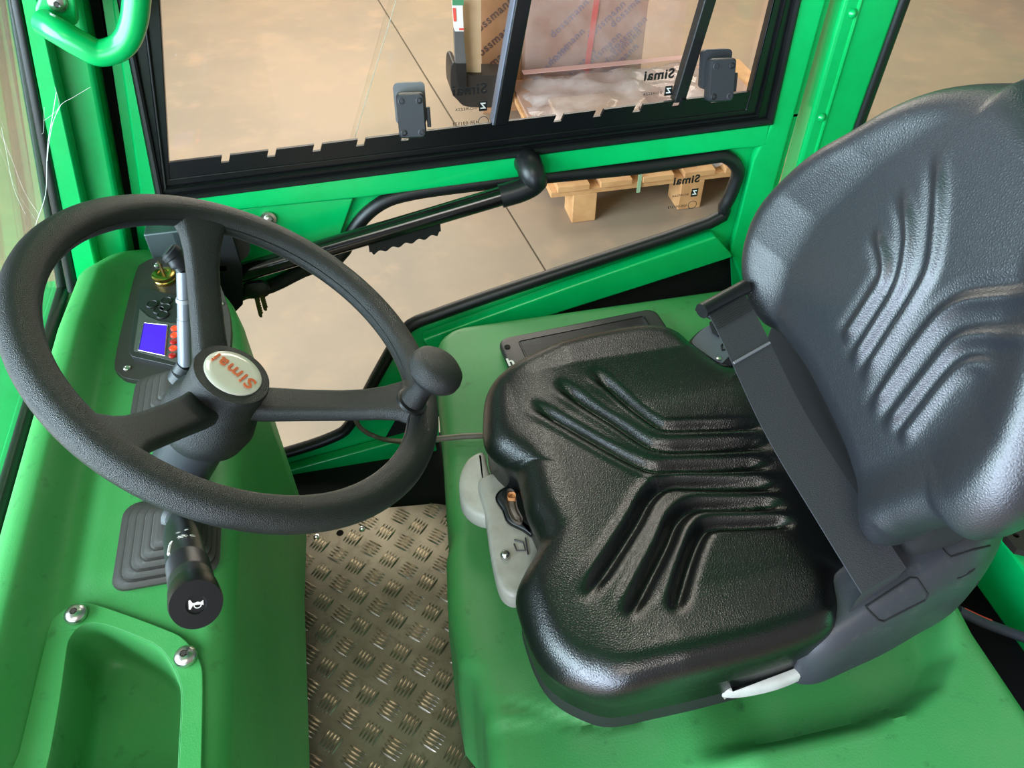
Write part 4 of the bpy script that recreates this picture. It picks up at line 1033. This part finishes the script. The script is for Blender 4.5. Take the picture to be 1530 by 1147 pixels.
# tall carton behind
CY = 3.10
cz0 = GZ; cxl = ony(720, 100, CY).x; cxr = ony(958, 100, CY).x
ct = thing('tall_carton', 'tall brown carton with diagonal print and red bands standing behind the pallet', 'carton', ((cxl+cxr)/2, CY+.2, cz0))
obj('carton_body', box(((cxl+cxr)/2, CY+.2, cz0+.75), (cxr-cxl, .4, 1.5)), CARDP, ct, smooth=False, bevel=.004)
xm = ony(778, 60, CY).x
obj('bare_side', box(((cxl+xm)/2, CY-.002, cz0+.75), (xm-cxl, .006, 1.5)), CARD, ct, smooth=False)
for (xa, xb) in (((782, 0), (772, 100)), ((892, 0), (877, 112))):
    p = ony(xb[0]-3, xb[1]+10, CY-.006); q = ony(*xa, CY-.006); dd = (q-p); q = p+dd*2.2
    n_ = Vector((.011, 0, 0)); obj('red_band', join(([p-n_, p+n_, q+n_, q-n_, p-n_+Vector((0, .004, 0)), p+n_+Vector((0, .004, 0)), q+n_+Vector((0, .004, 0)), q-n_+Vector((0, .004, 0))], [(0, 1, 2, 3), (4, 5, 6, 7), (0, 1, 5, 4), (1, 2, 6, 5), (2, 3, 7, 6), (3, 0, 4, 7)])), REDT, ct, smooth=False)
mm = 0
for (px, py) in ((735, 25), (737, 62), (735, 95), (730, 120)):
    p = ony(px, py, CY-.0065)
    if p.z > cz0+.02: text('carton_print', 'dossmann', .045, p, (.8, 0, .6), (-.6, 0, .8), mat('dark_brown_print', (96, 66, 58), .6) if mm == 0 else bpy.data.materials['dark_brown_print'], ct, bold=.02); mm = 1
for (px, py) in ((850, 28), (845, 70), (905, 30), (940, 12), (938, 52), (925, 92), (900, 75), (822, 95), (862, 100), (930, 70)):
    p = ony(px, py, CY-.004)
    if p.z > cz0+.03: text('carton_print', 'dossmann', .042, p, (.75, 0, .66), (-.66, 0, .75), BLUEP, ct, bold=.0)
# wrapped film over the carton
obj('carton_film', box(((xm+cxr)/2+.08, CY-.035, cz0+.72), (cxr-xm+.14, .003, 1.42)), FILM, ct, smooth=False)
# pale plank and black U-shaped foot left of the carton
FY = 2.90
lp = thing('pale_plank', 'pale upright wooden plank in front of the tall carton', 'plank', ony(707, 112, FY))
obj('plank_board', plate([tuple(ony(x, y, FY).xz) for x, y in ((694, 112), (719, 112), (719, -60), (690, -60))], [], lambda u, v, w: Vector((u, FY+w, v)), 0, .05), WOODL, lp, smooth=False, bevel=.003)
ft = thing('black_foot', 'black rounded stand foot under the plank with taped film wrap and a label above', 'stand', ony(725, 158, FY))
fo = [tuple(ony(x, y, FY-.03).xz) for x, y in ((674, 98), (683, 96), (690, 112), (758, 114), (765, 125), (762, 152), (755, 160), (700, 160), (684, 150), (674, 135))]
fo = [(p.x, p.y) for p in cr([(a_, b_, 0) for a_, b_ in fo], 3, True)]
obj('foot_body', plate(fo, [], lambda u, v, w: Vector((u, FY-.03+w, v)), 0, .11), mat('dark_brown_black_plastic', (40, 34, 30), .45), ft, smooth=False, bevel=.006)
obj('foot_strap', plate([tuple(ony(x, y, FY-.035).xz) for x, y in ((679, 92), (696, 92), (697, 138), (686, 138))], [], lambda u, v, w: Vector((u, FY-.045+w, v)), 0, .012), BLACK, ft, smooth=False, bevel=.002)
obj('film_wrap', plate([tuple(ony(x, y, FY-.035).xz) for x, y in ((678, 44), (692, 44), (696, 94), (680, 94))], [], lambda u, v, w: Vector((u, FY-.045+w, v)), 0, .03), mat('grey_film_wrap', (88, 86, 84), .3, bump=(60, .5)), ft, smooth=False, bevel=.003)
obj('paper_label', plate([tuple(ony(x, y, FY-.035).xz) for x, y in ((676, 4), (690, 4), (692, 45), (679, 45))], [], lambda u, v, w: Vector((u, FY-.047+w, v)), 0, .03), WHITE, ft, smooth=False)
obj('label_mark', plate([tuple(ony(x, y, FY-.035).xz) for x, y in ((675.5, 10), (680, 10), (681, 30), (677, 30))], [], lambda u, v, w: Vector((u, FY-.049+w, v)), 0, .003), REDT, ft, smooth=False)
obj('label_mark', plate([tuple(ony(x, y, FY-.035).xz) for x, y in ((685, 40), (692, 40), (692, 43), (685, 43))], [], lambda u, v, w: Vector((u, FY-.049+w, v)), 0, .003), REDT, ft, smooth=False)
obj('label_mark', plate([tuple(ony(x, y, FY-.035).xz) for x, y in ((675, -6), (692, -6), (692, 6), (675, 6))], [], lambda u, v, w: Vector((u, FY-.049+w, v)), 0, .003), mat('green_label', (60, 130, 90), .5), ft, smooth=False)
